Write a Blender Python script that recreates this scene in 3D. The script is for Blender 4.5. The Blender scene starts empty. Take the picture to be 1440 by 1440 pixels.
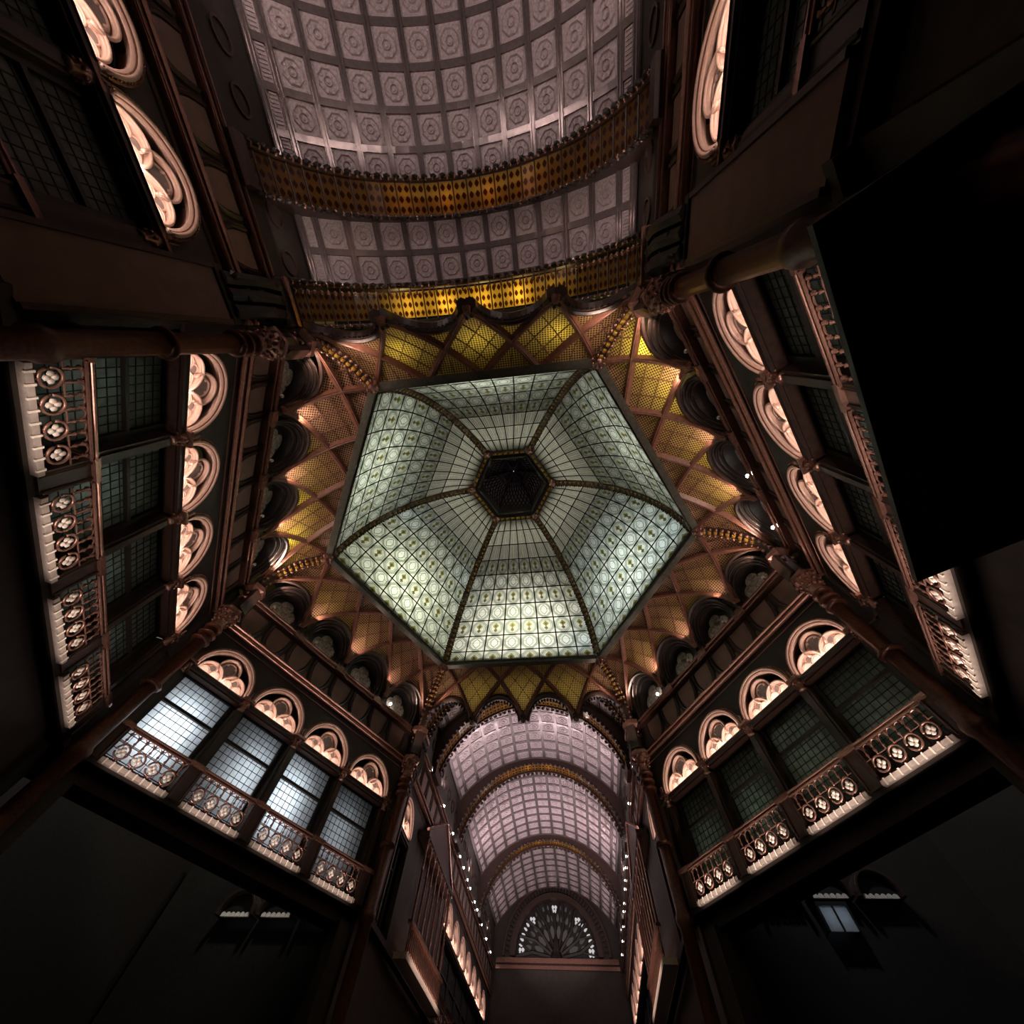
import bpy, math, random
from mathutils import Vector, Matrix
random.seed(7)
PI = math.pi
D = bpy.data
S = bpy.context.scene
COL = S.collection
R = math.radians

# ------------------------------------------------------------------ camera, world, exposure
cam_d = D.cameras.new('camera'); cam = D.objects.new('camera', cam_d); COL.objects.link(cam)
cam_d.sensor_width = 36.0; cam_d.lens = 514.184 / 1440 * 36.0; cam_d.clip_start = 0.05; cam_d.clip_end = 200
def _cam():
    import mathutils
    r = Vector((0.42896, 0.06401, -0.09515))
    Rm = Matrix.Rotation(r.length, 3, r.normalized())
    x, y, z = Rm[0], Rm[1], Rm[2]
    m = Matrix(((x[0], -y[0], -z[0], 1.708), (x[1], -y[1], -z[1], -7.784), (x[2], -y[2], -z[2], 1.6), (0, 0, 0, 1)))
    cam.matrix_world = m
_cam()
S.camera = cam
w = D.worlds.new('warm_ambient'); S.world = w; w.use_nodes = True  # low warm ambient fill, added to lift the dark parts of the hall
w.node_tree.nodes['Background'].inputs[0].default_value = (0.55, 0.45, 0.42, 1)
w.node_tree.nodes['Background'].inputs[1].default_value = 0.006
S.view_settings.view_transform = 'Standard'; S.view_settings.look = 'None'
S.view_settings.gamma = 1.0; S.view_settings.use_curve_mapping = False
S.view_settings.exposure = 0.0

PINK = (1.0, 0.70, 0.58)
def alight(name, loc, direction, sx, sy, power, color=PINK, spread=180):
    l = D.lights.new(name, 'AREA'); l.shape = 'RECTANGLE'; l.size = sx; l.size_y = sy; l.energy = power; l.color = color
    l.spread = R(spread)
    o = D.objects.new(name, l); COL.objects.link(o); o.location = loc
    o.rotation_euler = Vector(direction).to_track_quat('-Z', 'Y').to_euler()
    return o
def plight(name, loc, power, color=(1, 1, 1), rad=0.25):
    l = D.lights.new(name, 'POINT'); l.energy = power; l.color = color; l.shadow_soft_size = rad
    o = D.objects.new(name, l); COL.objects.link(o); o.location = loc
    return o

# ------------------------------------------------------------------ dimensions (metres)
APO, HALF = 8.911, 5.145            # hexagon of the walls: apothem, half side
PITCH = 2.33
ZA, ZB = 13.12, 11.76               # upper and lower string mouldings
RD, ZD = 8.0, 15.54                 # dome base
RO, ZO = 2.40, 22.55                # oculus
def dome_prof(a): return 2.0 + 6.0 * math.cos(a), ZD + 7.05 * math.sin(a)
A_TOP = R(86.0)
def cove_prof(t): return 8.0 + 2.29 * math.cos(t * PI / 2), 13.1 + 2.42 * math.sin(t * PI / 2)

# lamps above the dome glass (between dome and outer roof)
for m, pw, colr in ((30, 1250, (0.84, 0.93, 1.0)), (90, 1600, (1.0, 0.98, 0.96)), (150, 1500, (0.96, 1.0, 0.88)),
                    (210, 950, (0.93, 1.0, 0.93)), (270, 560, (0.92, 0.97, 0.92)), (330, 640, (0.92, 0.97, 0.94))):
    a = R(m)
    plight('roof_lamp', ((8.5 if m in (90, 270) else 9.5) * math.cos(a), (8.5 if m in (90, 270) else 9.5) * math.sin(a), 18.3), pw * 1.3, colr, 0.4)
plight('roof_lamp', (0, 0, 27.2), 3900, (1.0, 0.95, 0.88), 0.8)
for x, y, z, pw, colr in ((-7.3, 1.0, 21.6, 90, (0.6, 0.75, 1.0)), (-4.6, 6.4, 21.2, 90, (0.6, 0.75, 1.0)), (3.2, 8.2, 16.6, 90, (0.55, 0.75, 1.0)), (-2.6, 8.3, 16.6, 110, (1, 0.97, 0.95)), (8.4, 1.6, 17.2, 70, (0.6, 0.8, 1.0))):
    plight('roof_lamp', (x, y, z), pw, colr, 0.3)

# ------------------------------------------------------------------ materials
class NT:
    def __init__(s, name):
        s.m = D.materials.new(name); s.m.use_nodes = True; s.t = s.m.node_tree; s.t.nodes.clear()
        s.out = s.t.nodes.new('ShaderNodeOutputMaterial')
    def n(s, typ, **kw):
        x = s.t.nodes.new(typ)
        for k, v in kw.items(): setattr(x, k, v)
        return x
    def link(s, a, b): s.t.links.new(a, b)
    def val(s, x, sock):
        if isinstance(x, (int, float)): sock.default_value = x
        elif isinstance(x, tuple): sock.default_value = x if len(x) == 4 or sock.type == 'VECTOR' else x + (1,)
        else: s.link(x, sock)
    def math(s, op, a, b=0.0, c=0.0):
        x = s.n('ShaderNodeMath', operation=op)
        s.val(a, x.inputs[0]); s.val(b, x.inputs[1]); s.val(c, x.inputs[2])
        return x.outputs[0]
    def mix(s, f, a, b):
        x = s.n('ShaderNodeMix', data_type='RGBA'); s.val(f, x.inputs[0]); s.val(a, x.inputs[6]); s.val(b, x.inputs[7])
        return x.outputs[2]
    def noise(s, scale, detail=3, coord='Object'):
        tc = s.n('ShaderNodeTexCoord'); x = s.n('ShaderNodeTexNoise'); x.inputs['Scale'].default_value = scale; x.inputs['Detail'].default_value = detail
        s.link(tc.outputs[coord], x.inputs['Vector']); return x.outputs['Fac']
    def ramp(s, f, a, b, lo=0.3, hi=0.7):
        x = s.n('ShaderNodeMapRange'); s.val(f, x.inputs[0]); x.inputs[1].default_value = lo; x.inputs[2].default_value = hi
        return s.mix(x.outputs[0], a, b)
    def princ(s, col, rough=0.5, metal=0.0, bump=None, bs=0.2):
        p = s.n('ShaderNodeBsdfPrincipled'); s.val(col, p.inputs['Base Color']); s.val(rough, p.inputs['Roughness']); p.inputs['Metallic'].default_value = metal
        if bump is not None:
            b = s.n('ShaderNodeBump'); b.inputs['Strength'].default_value = bs; b.inputs['Distance'].default_value = 0.02
            s.link(bump, b.inputs['Height']); s.link(b.outputs[0], p.inputs['Normal'])
        return p.outputs[0]
    def done(s, sh): s.link(sh, s.out.inputs[0]); return s.m
    def glass(s, col, fac, rough=0.2, bump=None, bs=0.3, tcol=None):
        p = s.princ(col, rough, 0, bump, bs); t = s.n('ShaderNodeBsdfTranslucent'); s.val(col if tcol is None else tcol, t.inputs[0])
        x = s.n('ShaderNodeMixShader'); x.inputs[0].default_value = fac; s.link(p, x.inputs[1]); s.link(t.outputs[0], x.inputs[2])
        return s.done(x.outputs[0])
    def uv(s):
        u = s.n('ShaderNodeUVMap'); x = s.n('ShaderNodeSeparateXYZ'); s.link(u.outputs[0], x.inputs[0]); return x.outputs[0], x.outputs[1]

def simple(name, a, b, rough=0.5, metal=0.0, scale=6.0, bs=0.15):
    q = NT(name); f = q.noise(scale, 4)
    return q.done(q.princ(q.ramp(f, a, b), rough, metal, f, bs))
M = {}
M['wood'] = simple('dark_varnished_wood', (0.030, 0.016, 0.012), (0.055, 0.028, 0.020), 0.38, 0, 9)
M['black'] = simple('black_wood_and_shade', (0.012, 0.009, 0.008), (0.022, 0.016, 0.013), 0.5, 0, 9)
M['bronze'] = simple('brown_bronze', (0.26, 0.135, 0.105), (0.40, 0.215, 0.165), 0.24, 0.6, 12)
M['timber'] = simple('red_brown_timber', (0.15, 0.062, 0.040), (0.24, 0.100, 0.062), 0.42, 0.0, 8)
M['column'] = simple('red_brown_marbled_column', (0.055, 0.020, 0.012), (0.15, 0.055, 0.030), 0.3, 0.2, 14)
M['plaster'] = simple('rose_plaster', (0.58, 0.40, 0.33), (0.70, 0.50, 0.42), 0.32, 0.1, 10)
M['pale'] = simple('pale_lunette_glass', (0.78, 0.66, 0.58), (0.88, 0.77, 0.69), 0.35, 0, 8)
M['greyglass'] = simple('grey_lunette_glass', (0.20, 0.165, 0.155), (0.30, 0.25, 0.235), 0.25, 0, 8)
M['brown'] = simple('brown_painted_plaster', (0.165, 0.095, 0.072), (0.21, 0.122, 0.094), 0.6, 0, 3)
M['wall'] = simple('dark_umber_wall', (0.026, 0.019, 0.015), (0.042, 0.031, 0.024), 0.6, 0, 4)
M['stone'] = simple('pale_limestone', (0.62, 0.55, 0.48), (0.76, 0.68, 0.60), 0.6, 0, 12)
M['slab'] = simple('grey_balcony_stone', (0.30, 0.25, 0.22), (0.40, 0.345, 0.305), 0.55, 0, 9)
M['green'] = simple('grey_green_painted_iron', (0.060, 0.062, 0.048), (0.10, 0.10, 0.078), 0.42, 0.2, 8)
M['lead'] = simple('black_lead_came', (0.014, 0.016, 0.013), (0.022, 0.024, 0.02), 0.5, 0.3, 20)
M['mullion'] = simple('grey_brown_vault_iron', (0.19, 0.150, 0.145), (0.27, 0.215, 0.205), 0.2, 0.55, 10)
M['floor'] = simple('dark_stone_floor', (0.05, 0.04, 0.035), (0.09, 0.075, 0.065), 0.3, 0, 2)
M['floral'] = simple('grey_floral_glass', (0.12, 0.10, 0.08), (0.50, 0.44, 0.37), 0.4, 0, 11, 0.5)
q = NT('lit_lamp_glass'); e = q.n('ShaderNodeEmission'); e.inputs[0].default_value = (1, 0.95, 0.88, 1); e.inputs[1].default_value = 30; M['lamp'] = q.done(e.outputs[0])
q = NT('dim_lamp_glass'); M['lampoff'] = q.done(q.princ((0.6, 0.58, 0.55), 0.3))
# embossed vault glass
q = NT('embossed_mauve_glass'); f = q.noise(14, 3)
M['vault'] = q.glass(q.ramp(f, (0.42, 0.34, 0.345), (0.70, 0.58, 0.58)), 0.3, 0.17, f, 0.9)
# window glass
q = NT('frosted_window_glass'); f = q.noise(9, 3); M['pane'] = q.glass(q.ramp(f, (0.66, 0.69, 0.71), (0.76, 0.79, 0.81)), 0.6, 0.2, f, 0.15)
q = NT('dark_window_glass'); f = q.noise(5, 3); M['darkpane'] = q.glass(q.ramp(f, (0.16, 0.18, 0.16), (0.28, 0.31, 0.28)), 0.6, 0.12, f, 0.15)
# dome panes: flat printed motif in the pane's own UV
def dome_glass(kind):
    q = NT('dome_glass_' + kind); u, v = q.uv()
    x = q.math('ABSOLUTE', q.math('SUBTRACT', u, 0.5)); y0 = q.math('SUBTRACT', v, 0.5); y = q.math('ABSOLUTE', y0)
    def line(d, c, wd): return q.math('LESS_THAN', q.math('ABSOLUTE', q.math('SUBTRACT', d, c)), wd)
    g = q.noise(7, 3)
    base = q.ramp(g, (0.60, 0.605, 0.535), (0.74, 0.74, 0.67))
    oct_ = q.math('MAXIMUM', q.math('MAXIMUM', x, q.math('MULTIPLY', y, 0.98)), q.math('MULTIPLY', q.math('ADD', x, y), 0.72))
    ink = (0.15, 0.18, 0.13)
    if kind == 'stripe':
        l = q.math('MAXIMUM', line(x, 0.13, 0.018), line(x, 0.30, 0.018))
        l = q.math('MULTIPLY', l, q.math('LESS_THAN', y, 0.40))
        col = q.mix(l, base, ink)
    else:
        l = q.math('MAXIMUM', line(oct_, 0.44, 0.015), line(oct_, 0.37, 0.018))
        if kind == 'shield':
            sh = q.math('MAXIMUM', q.math('MULTIPLY', x, 1.25), q.math('MULTIPLY', q.math('ADD', x, y), 0.8))
            l = q.math('MAXIMUM', l, line(sh, 0.235, 0.018))
            l = q.math('MAXIMUM', l, q.math('MULTIPLY', line(y0, 0.05, 0.008), q.math('LESS_THAN', x, 0.35)))
            col = q.mix(l, base, ink)
            col = q.mix(q.math('MULTIPLY', q.math('LESS_THAN', sh, 0.22), 0.35), col, (0.9, 0.9, 0.86))
        else:
            bl = q.math('ADD', q.math('POWER', q.math('MULTIPLY', x, 1.0), 2), q.math('POWER', q.math('SUBTRACT', y0, 0.09), 2))
            flower = q.math('LESS_THAN', q.math('ADD', x, q.math('ABSOLUTE', q.math('SUBTRACT', y0, 0.10))), 0.20)
            pot = q.math('LESS_THAN', q.math('ADD', q.math('MULTIPLY', x, 1.0), q.math('ABSOLUTE', q.math('ADD', y0, 0.18))), 0.125)
            stem = q.math('MULTIPLY', q.math('LESS_THAN', x, 0.018), q.math('LESS_THAN', q.math('ABSOLUTE', q.math('ADD', y0, 0.07)), 0.14))
            l = q.math('MAXIMUM', l, line(oct_, 0.29, 0.010))
            col = q.mix(l, base, ink)
            col = q.mix(flower, col, (0.33, 0.32, 0.16))
            col = q.mix(q.math('LESS_THAN', bl, 0.004), col, (0.17, 0.16, 0.08))
            col = q.mix(q.math('MAXIMUM', pot, stem), col, (0.22, 0.19, 0.11))
    return q.glass(col, 0.72, 0.25)
for k in ('plant', 'shield', 'stripe'): M['dome_' + k] = dome_glass(k)
# cove glass with a fine woven dot pattern (UV in metres)
def cove_glass(name, ca, cb):
    q = NT(name); u, v = q.uv(); k = 2 * PI / 0.125
    f = q.noise(1.3, 2)
    s = q.math('MULTIPLY', q.math('SINE', q.math('MULTIPLY', q.math('ADD', u, v), k * 0.70)), q.math('SINE', q.math('MULTIPLY', q.math('SUBTRACT', u, v), k * 0.70)))
    base = q.ramp(f, ca, cb)
    ln = q.math('GREATER_THAN', s, 0.10)
    col = q.mix(ln, base, (0.11, 0.05, 0.03)); tc = q.mix(ln, (0.80, 0.63, 0.17), (0.12, 0.07, 0.02))
    return q.glass(col, 0.45, 0.16, s, 0.35, tc)
M['cove'] = cove_glass('amber_woven_glass', (0.46, 0.255, 0.165), (0.58, 0.345, 0.225))
# amber soffit tile with dots
q = NT('amber_dotted_tile'); u, v = q.uv()
fx = q.math('SUBTRACT', q.math('FRACT', q.math('MULTIPLY', u, 2)), 0.5); fy = q.math('SUBTRACT', q.math('FRACT', q.math('MULTIPLY', v, 3)), 0.5)
r2 = q.math('ADD', q.math('POWER', q.math('ABSOLUTE', fx), 1.3), q.math('POWER', q.math('ABSOLUTE', fy), 1.3))
dot = q.math('LESS_THAN', r2, 0.26); f = q.noise(5)
M['amber'] = q.glass(q.mix(dot, q.ramp(f, (0.16, 0.075, 0.02), (0.22, 0.105, 0.03)), (0.05, 0.015, 0.008)), 0.6, 0.13, None, 0, q.mix(dot, q.ramp(f, (0.76, 0.58, 0.20), (0.86, 0.70, 0.30)), (0.16, 0.06, 0.02)))
q = NT('amber_jewel_glass'); M['jewel'] = q.glass(q.ramp(q.noise(2.2), (0.40, 0.19, 0.05), (0.85, 0.62, 0.12), 0.42, 0.58), 0.6, 0.12)
q = NT('backlit_tracery_glass'); e = q.n('ShaderNodeEmission'); e.inputs[0].default_value = (0.95, 0.9, 0.92, 1); e.inputs[1].default_value = 0.6; M['litpane'] = q.done(e.outputs[0])
q = NT('dim_backlit_tracery_glass'); e = q.n('ShaderNodeEmission'); e.inputs[0].default_value = (0.8, 0.68, 0.62, 1); e.inputs[1].default_value = 0.075; M['dimpane'] = q.done(e.outputs[0])

# ------------------------------------------------------------------ mesh builder
class MB:
    def __init__(s): s.v = []; s.f = []; s.uv = []; s.smooth = False
    def add(s, vs, fs, uvs=None):
        o = len(s.v); s.v += [tuple(p) for p in vs]; s.f += [tuple(i + o for i in f) for f in fs]
        s.uv += uvs if uvs else [None] * len(vs)
        return s
    def box(s, x0, x1, y0, y1, z0, z1):
        vs = [(x, y, z) for x in (x0, x1) for y in (y0, y1) for z in (z0, z1)]
        return s.add(vs, [(0, 1, 3, 2), (4, 6, 7, 5), (0, 4, 5, 1), (2, 3, 7, 6), (0, 2, 6, 4), (1, 5, 7, 3)])
    def tube(s, pts, r, n=6, closed=False, phase=0.0, up=None):
        pts = [Vector(p) for p in pts]; L = len(pts); vs = []; nrm = None
        for i, p in enumerate(pts):
            a = pts[i - 1] if i or closed else pts[i]; b = pts[(i + 1) % L] if i < L - 1 or closed else pts[i]
            t = (b - a).normalized()
            if nrm is None:
                ref = Vector(up) if up else (Vector((0, 0, 1)) if abs(t.z) < 0.9 else Vector((0, 1, 0)))
                nrm = (ref - t * ref.dot(t)).normalized()
            else: nrm = (nrm - t * nrm.dot(t)).normalized()
            bi = t.cross(nrm); rr = r[i] if isinstance(r, (list, tuple)) else r
            for k in range(n):
                c = 2 * PI * k / n + phase
                vs.append(p + (nrm * math.cos(c) + bi * math.sin(c)) * rr)
        fs = []
        for i in range(L if closed else L - 1):
            j = (i + 1) % L
            for k in range(n):
                k2 = (k + 1) % n; fs.append((i * n + k, i * n + k2, j * n + k2, j * n + k))
        if not closed: fs += [tuple(range(n - 1, -1, -1)), tuple((L - 1) * n + k for k in range(n))]
        return s.add(vs, fs)
    def lathe(s, prof, cx=0, cy=0, cz=0, n=12, axis='z'):
        vs = []
        for r, h in prof:
            for k in range(n):
                c = 2 * PI * k / n; a, b = r * math.cos(c), r * math.sin(c)
                vs.append((cx + a, cy + b, cz + h) if axis == 'z' else (cx + a, cy + h, cz + b))
        L = len(prof); fs = [(i * n + k, i * n + (k + 1) % n, (i + 1) * n + (k + 1) % n, (i + 1) * n + k) for i in range(L - 1) for k in range(n)]
        fs += [tuple(range(n - 1, -1, -1)), tuple((L - 1) * n + k for k in range(n))]
        return s.add(vs, fs)
    def ball(s, c, r, n=6, sq=(1, 1, 1)):
        c = Vector(c); vs = [c + Vector((0, 0, -r * sq[2]))]; rings = max(2, n // 2 - 1)
        for i in range(1, rings + 1):
            a = -PI / 2 + PI * i / (rings + 1)
            for k in range(n): vs.append(c + Vector((r * math.cos(a) * math.cos(2 * PI * k / n) * sq[0], r * math.cos(a) * math.sin(2 * PI * k / n) * sq[1], r * math.sin(a) * sq[2])))
        vs.append(c + Vector((0, 0, r * sq[2]))); fs = []
        for k in range(n): fs.append((0, 1 + (k + 1) % n, 1 + k))
        for i in range(rings - 1):
            for k in range(n): a = 1 + i * n; fs.append((a + k, a + (k + 1) % n, a + n + (k + 1) % n, a + n + k))
        a = 1 + (rings - 1) * n
        for k in range(n): fs.append((a + k, a + (k + 1) % n, len(vs) - 1))
        return s.add(vs, fs)
    def ring(s, cx, cz, r0, r1, d0, d1, a0=0, a1=180, n=20):          # arch of rectangular section in the x-z plane
        vs = []; full = abs(a1 - a0) >= 360
        for i in range(n + (0 if full else 1)):
            a = R(a0 + (a1 - a0) * i / n)
            for r, d in ((r0, d0), (r1, d0), (r1, d1), (r0, d1)): vs.append((cx + r * math.cos(a), d, cz + r * math.sin(a)))
        L = len(vs) // 4; fs = []
        for i in range(L if full else L - 1):
            j = (i + 1) % L
            for k in range(4): fs.append((i * 4 + k, i * 4 + (k + 1) % 4, j * 4 + (k + 1) % 4, j * 4 + k))
        if not full: fs += [(3, 2, 1, 0), tuple((L - 1) * 4 + k for k in range(4))]
        return s.add(vs, fs)
    def disc(s, cx, cz, r, d0, d1, a0=0, a1=360, n=16, drop=0.0):      # prism of a disc / half disc (drop: straight foot)
        full = a1 - a0 >= 360
        out = [(cx + r * math.cos(R(a0 + (a1 - a0) * i / n)), cz + r * math.sin(R(a0 + (a1 - a0) * i / n))) for i in range(n + (0 if full else 1))]
        if drop: out = [(cx + r, cz - drop)] + out + [(cx - r, cz - drop)]
        return s.prism(out, d0, d1)
    def prism(s, out, d0, d1):
        L = len(out); vs = [(x, d0, z) for x, z in out] + [(x, d1, z) for x, z in out]
        fs = [tuple(range(L - 1, -1, -1)), tuple(range(L, 2 * L))] + [(i, (i + 1) % L, L + (i + 1) % L, L + i) for i in range(L)]
        return s.add(vs, fs)
    def spandrel(s, cx, hw, r, z0, z1, d0, d1, n=16, flip=False):      # plate with an arch cut out of its lower (or upper) edge
        def P(x, z): return (x, z if not flip else z1 + z0 - z)
        pts = []
        for i in range(n + 1):
            a = PI * i / n; x = cx + r * math.cos(a); z = z0 + r * math.sin(a)
            xt = cx + hw * math.cos(a) / max(abs(math.cos(a)), abs(math.sin(a))); xt = max(cx - hw, min(cx + hw, xt))
            zt = z1 if abs(math.sin(a)) >= abs(math.cos(a)) else z0 + (z1 - z0) * abs(math.sin(a)) / abs(math.cos(a))
            pts.append((P(x, z), P(xt, zt)))
        vs = []
        for (a, b) in pts: vs += [(a[0], d0, a[1]), (b[0], d0, b[1]), (b[0], d1, b[1]), (a[0], d1, a[1])]
        fs = []
        for i in range(n):
            o = i * 4; p = o + 4
            fs += [(o, p, p + 1, o + 1), (o + 3, o + 2, p + 2, p + 3), (o, o + 3, p + 3, p)]
        return s.add(vs, fs)
    def mesh(s, name, mat, smooth=False):
        me = D.meshes.new(name); me.from_pydata(s.v, [], s.f); me.materials.append(mat)
        if any(x is not None for x in s.uv):
            l = me.uv_layers.new(name='UVMap'); li = [0] * len(me.loops); me.loops.foreach_get('vertex_index', li)
            flat = []
            for i in li: flat += list(s.uv[i] or (0, 0))
            l.data.foreach_set('uv', flat)
        if smooth: me.polygons.foreach_set('use_smooth', [True] * len(me.polygons))
        me.update(); return me
    def build(s, name, mat, parent=None, smooth=False, kind=None, label=None):
        return link(name, s.mesh(name, mat, smooth), parent, kind=kind, label=label)
def link(name, me, parent=None, loc=None, rot=None, kind=None, label=None):
    o = D.objects.new(name, me); COL.objects.link(o)
    if parent is not None: o.parent = parent
    if loc is not None: o.location = loc
    if rot is not None: o.rotation_euler = rot
    if kind: o['kind'] = kind
    if label: o['label'] = label
    return o
def tag(o, label=None, cat=None, group=None, kind=None):
    if label: o['label'] = label
    if cat: o['category'] = cat
    if group: o['group'] = group
    if kind: o['kind'] = kind
    return o
def thing(name, label, cat, loc=(0, 0, 0), rotz=0.0, group=None):
    o = D.objects.new(name, None); COL.objects.link(o); o.location = loc; o.rotation_euler = (0, 0, rotz); o.empty_display_size = 0.2
    return tag(o, label, cat, group)
def kids(o): return [c for c in KID.get(o.name, [])]
KID = {}
def index_children():
    KID.clear()
    for o in D.objects:
        if o.parent is not None: KID.setdefault(o.parent.name, []).append(o)
def dup(root, loc, rotz, label, group=None):
    r = root.copy(); COL.objects.link(r); r.location = loc; r.rotation_euler = (0, 0, rotz); r['label'] = label
    if group: r['group'] = group
    for c in KID.get(root.name, []):
        k = c.copy(); COL.objects.link(k); k.parent = r
        for g in KID.get(c.name, []):
            h = g.copy(); COL.objects.link(h); h.parent = k
    return r
def arc(cx, cz, r, d, a0, a1, n=14): return [(cx + r * math.cos(R(a0 + (a1 - a0) * i / n)), d, cz + r * math.sin(R(a0 + (a1 - a0) * i / n))) for i in range(n + 1)]
# frame on a wall: mid angle m (deg); local x along the wall, local y towards the room
def frame(m, apo=APO): a = R(m); return Vector((apo * math.cos(a), apo * math.sin(a), 0)), R(m + 90)
def onwall(F, u, d=0.0, z=0.0):
    p, rz = F; return p + Vector((math.cos(rz) * u - math.sin(rz) * d, math.sin(rz) * u + math.cos(rz) * d, z))
def wdir(F, x, y, z): rz = F[1]; return Vector((math.cos(rz) * x - math.sin(rz) * y, math.sin(rz) * x + math.cos(rz) * y, z))

HEXW = {'lower_left': 150, 'lower_right': 30, 'upper_left': 210, 'upper_right': 330}
WNAME = {'lower_left': 'wall with white-lit windows', 'lower_right': 'wall with greenish dark windows', 'upper_left': 'upper left wall', 'upper_right': 'upper right wall'}
FR = {k: frame(v) for k, v in HEXW.items()}
ARMX = 5.145
FR_ARM = {'right': (Vector((ARMX, 0, 0)), R(90)), 'left': (Vector((-ARMX, 0, 0)), R(270))}   # u = +y on the right, -y on the left
NTH = ['first', 'second', 'third', 'fourth', 'fifth', 'sixth', 'seventh', 'eighth', 'ninth', 'tenth', 'eleventh', 'twelfth']
ORD = ['first', 'second', 'third', 'fourth', 'fifth', 'sixth', 'seventh', 'eighth']

# ------------------------------------------------------------------ setting: floor and walls
b = MB().box(-16, 16, -26, 44, -0.3, 0.0); tag(b.build('floor', M['floor']), 'dark stone floor of the hall', kind='structure')
def roof_slab(m, yo):
    ri, ro = 8.12, yo / math.cos(PI / 6); y0 = ri * math.cos(PI / 6)
    b = MB(); b.add([(-ri / 2, y0, 15.78), (ri / 2, y0, 15.78), (ro / 2, yo, 15.78), (-ro / 2, yo, 15.78), (-ri / 2, y0, 15.9), (ri / 2, y0, 15.9), (ro / 2, yo, 15.9), (-ro / 2, yo, 15.9)],
        [(0, 1, 2, 3), (7, 6, 5, 4), (0, 4, 5, 1), (1, 5, 6, 2), (2, 6, 7, 3), (3, 7, 4, 0)])
    o = b.build('roof_blocker', M['black']); o.rotation_euler = (0, 0, R(m - 90)); tag(o, 'dark roof slab added to keep lamp light off the cove', kind='structure')
for m in range(30, 360, 60): roof_slab(m, 8.90 if m in (90, 270) else 10.4)  # unseen slabs added to stop the roof lamps lighting the cove backs
for sg in (-1, 1):  # unseen plates added to shut roof lamp light out of the arms
    b = MB().box(-6.0, 6.0, *sorted((sg * 8.90, sg * 8.94)), 15.78, 20.0); tag(b.build('roof_blocker', M['black']), 'dark plate added above the vault mouth to block lamp light', kind='structure')
for nm, x0, x1, y0, y1 in (('blackout_left', -16.2, -16.0, -26, 44), ('blackout_right', 16.0, 16.2, -26, 44), ('blackout_near', -16, 16, -26.2, -26.0)):  # black walls added so openings show no ambient glow
    tag(MB().box(x0, x1, y0, y1, 0, 15).build('wall_' + nm, M['black']), 'black wall added to close out ambient light', kind='structure')
BAYS = [-1.5 * PITCH, -0.5 * PITCH, 0.5 * PITCH, 1.5 * PITCH]
def shield(mb, u, w_, z0, z1, d0, d1):
    h = z1 - z0; out = [(u - w_, z1), (u - w_, z1 - 0.25 * h)]
    out += [(u + w_ * math.cos(a), z1 - 0.25 * h + 0.75 * h * math.sin(a)) for a in [PI + PI * i / 10 for i in range(1, 10)]] + [(u + w_, z1 - 0.25 * h), (u + w_, z1)]
    return mb.prism(out, d0, d1)
sh_mesh = None
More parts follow.
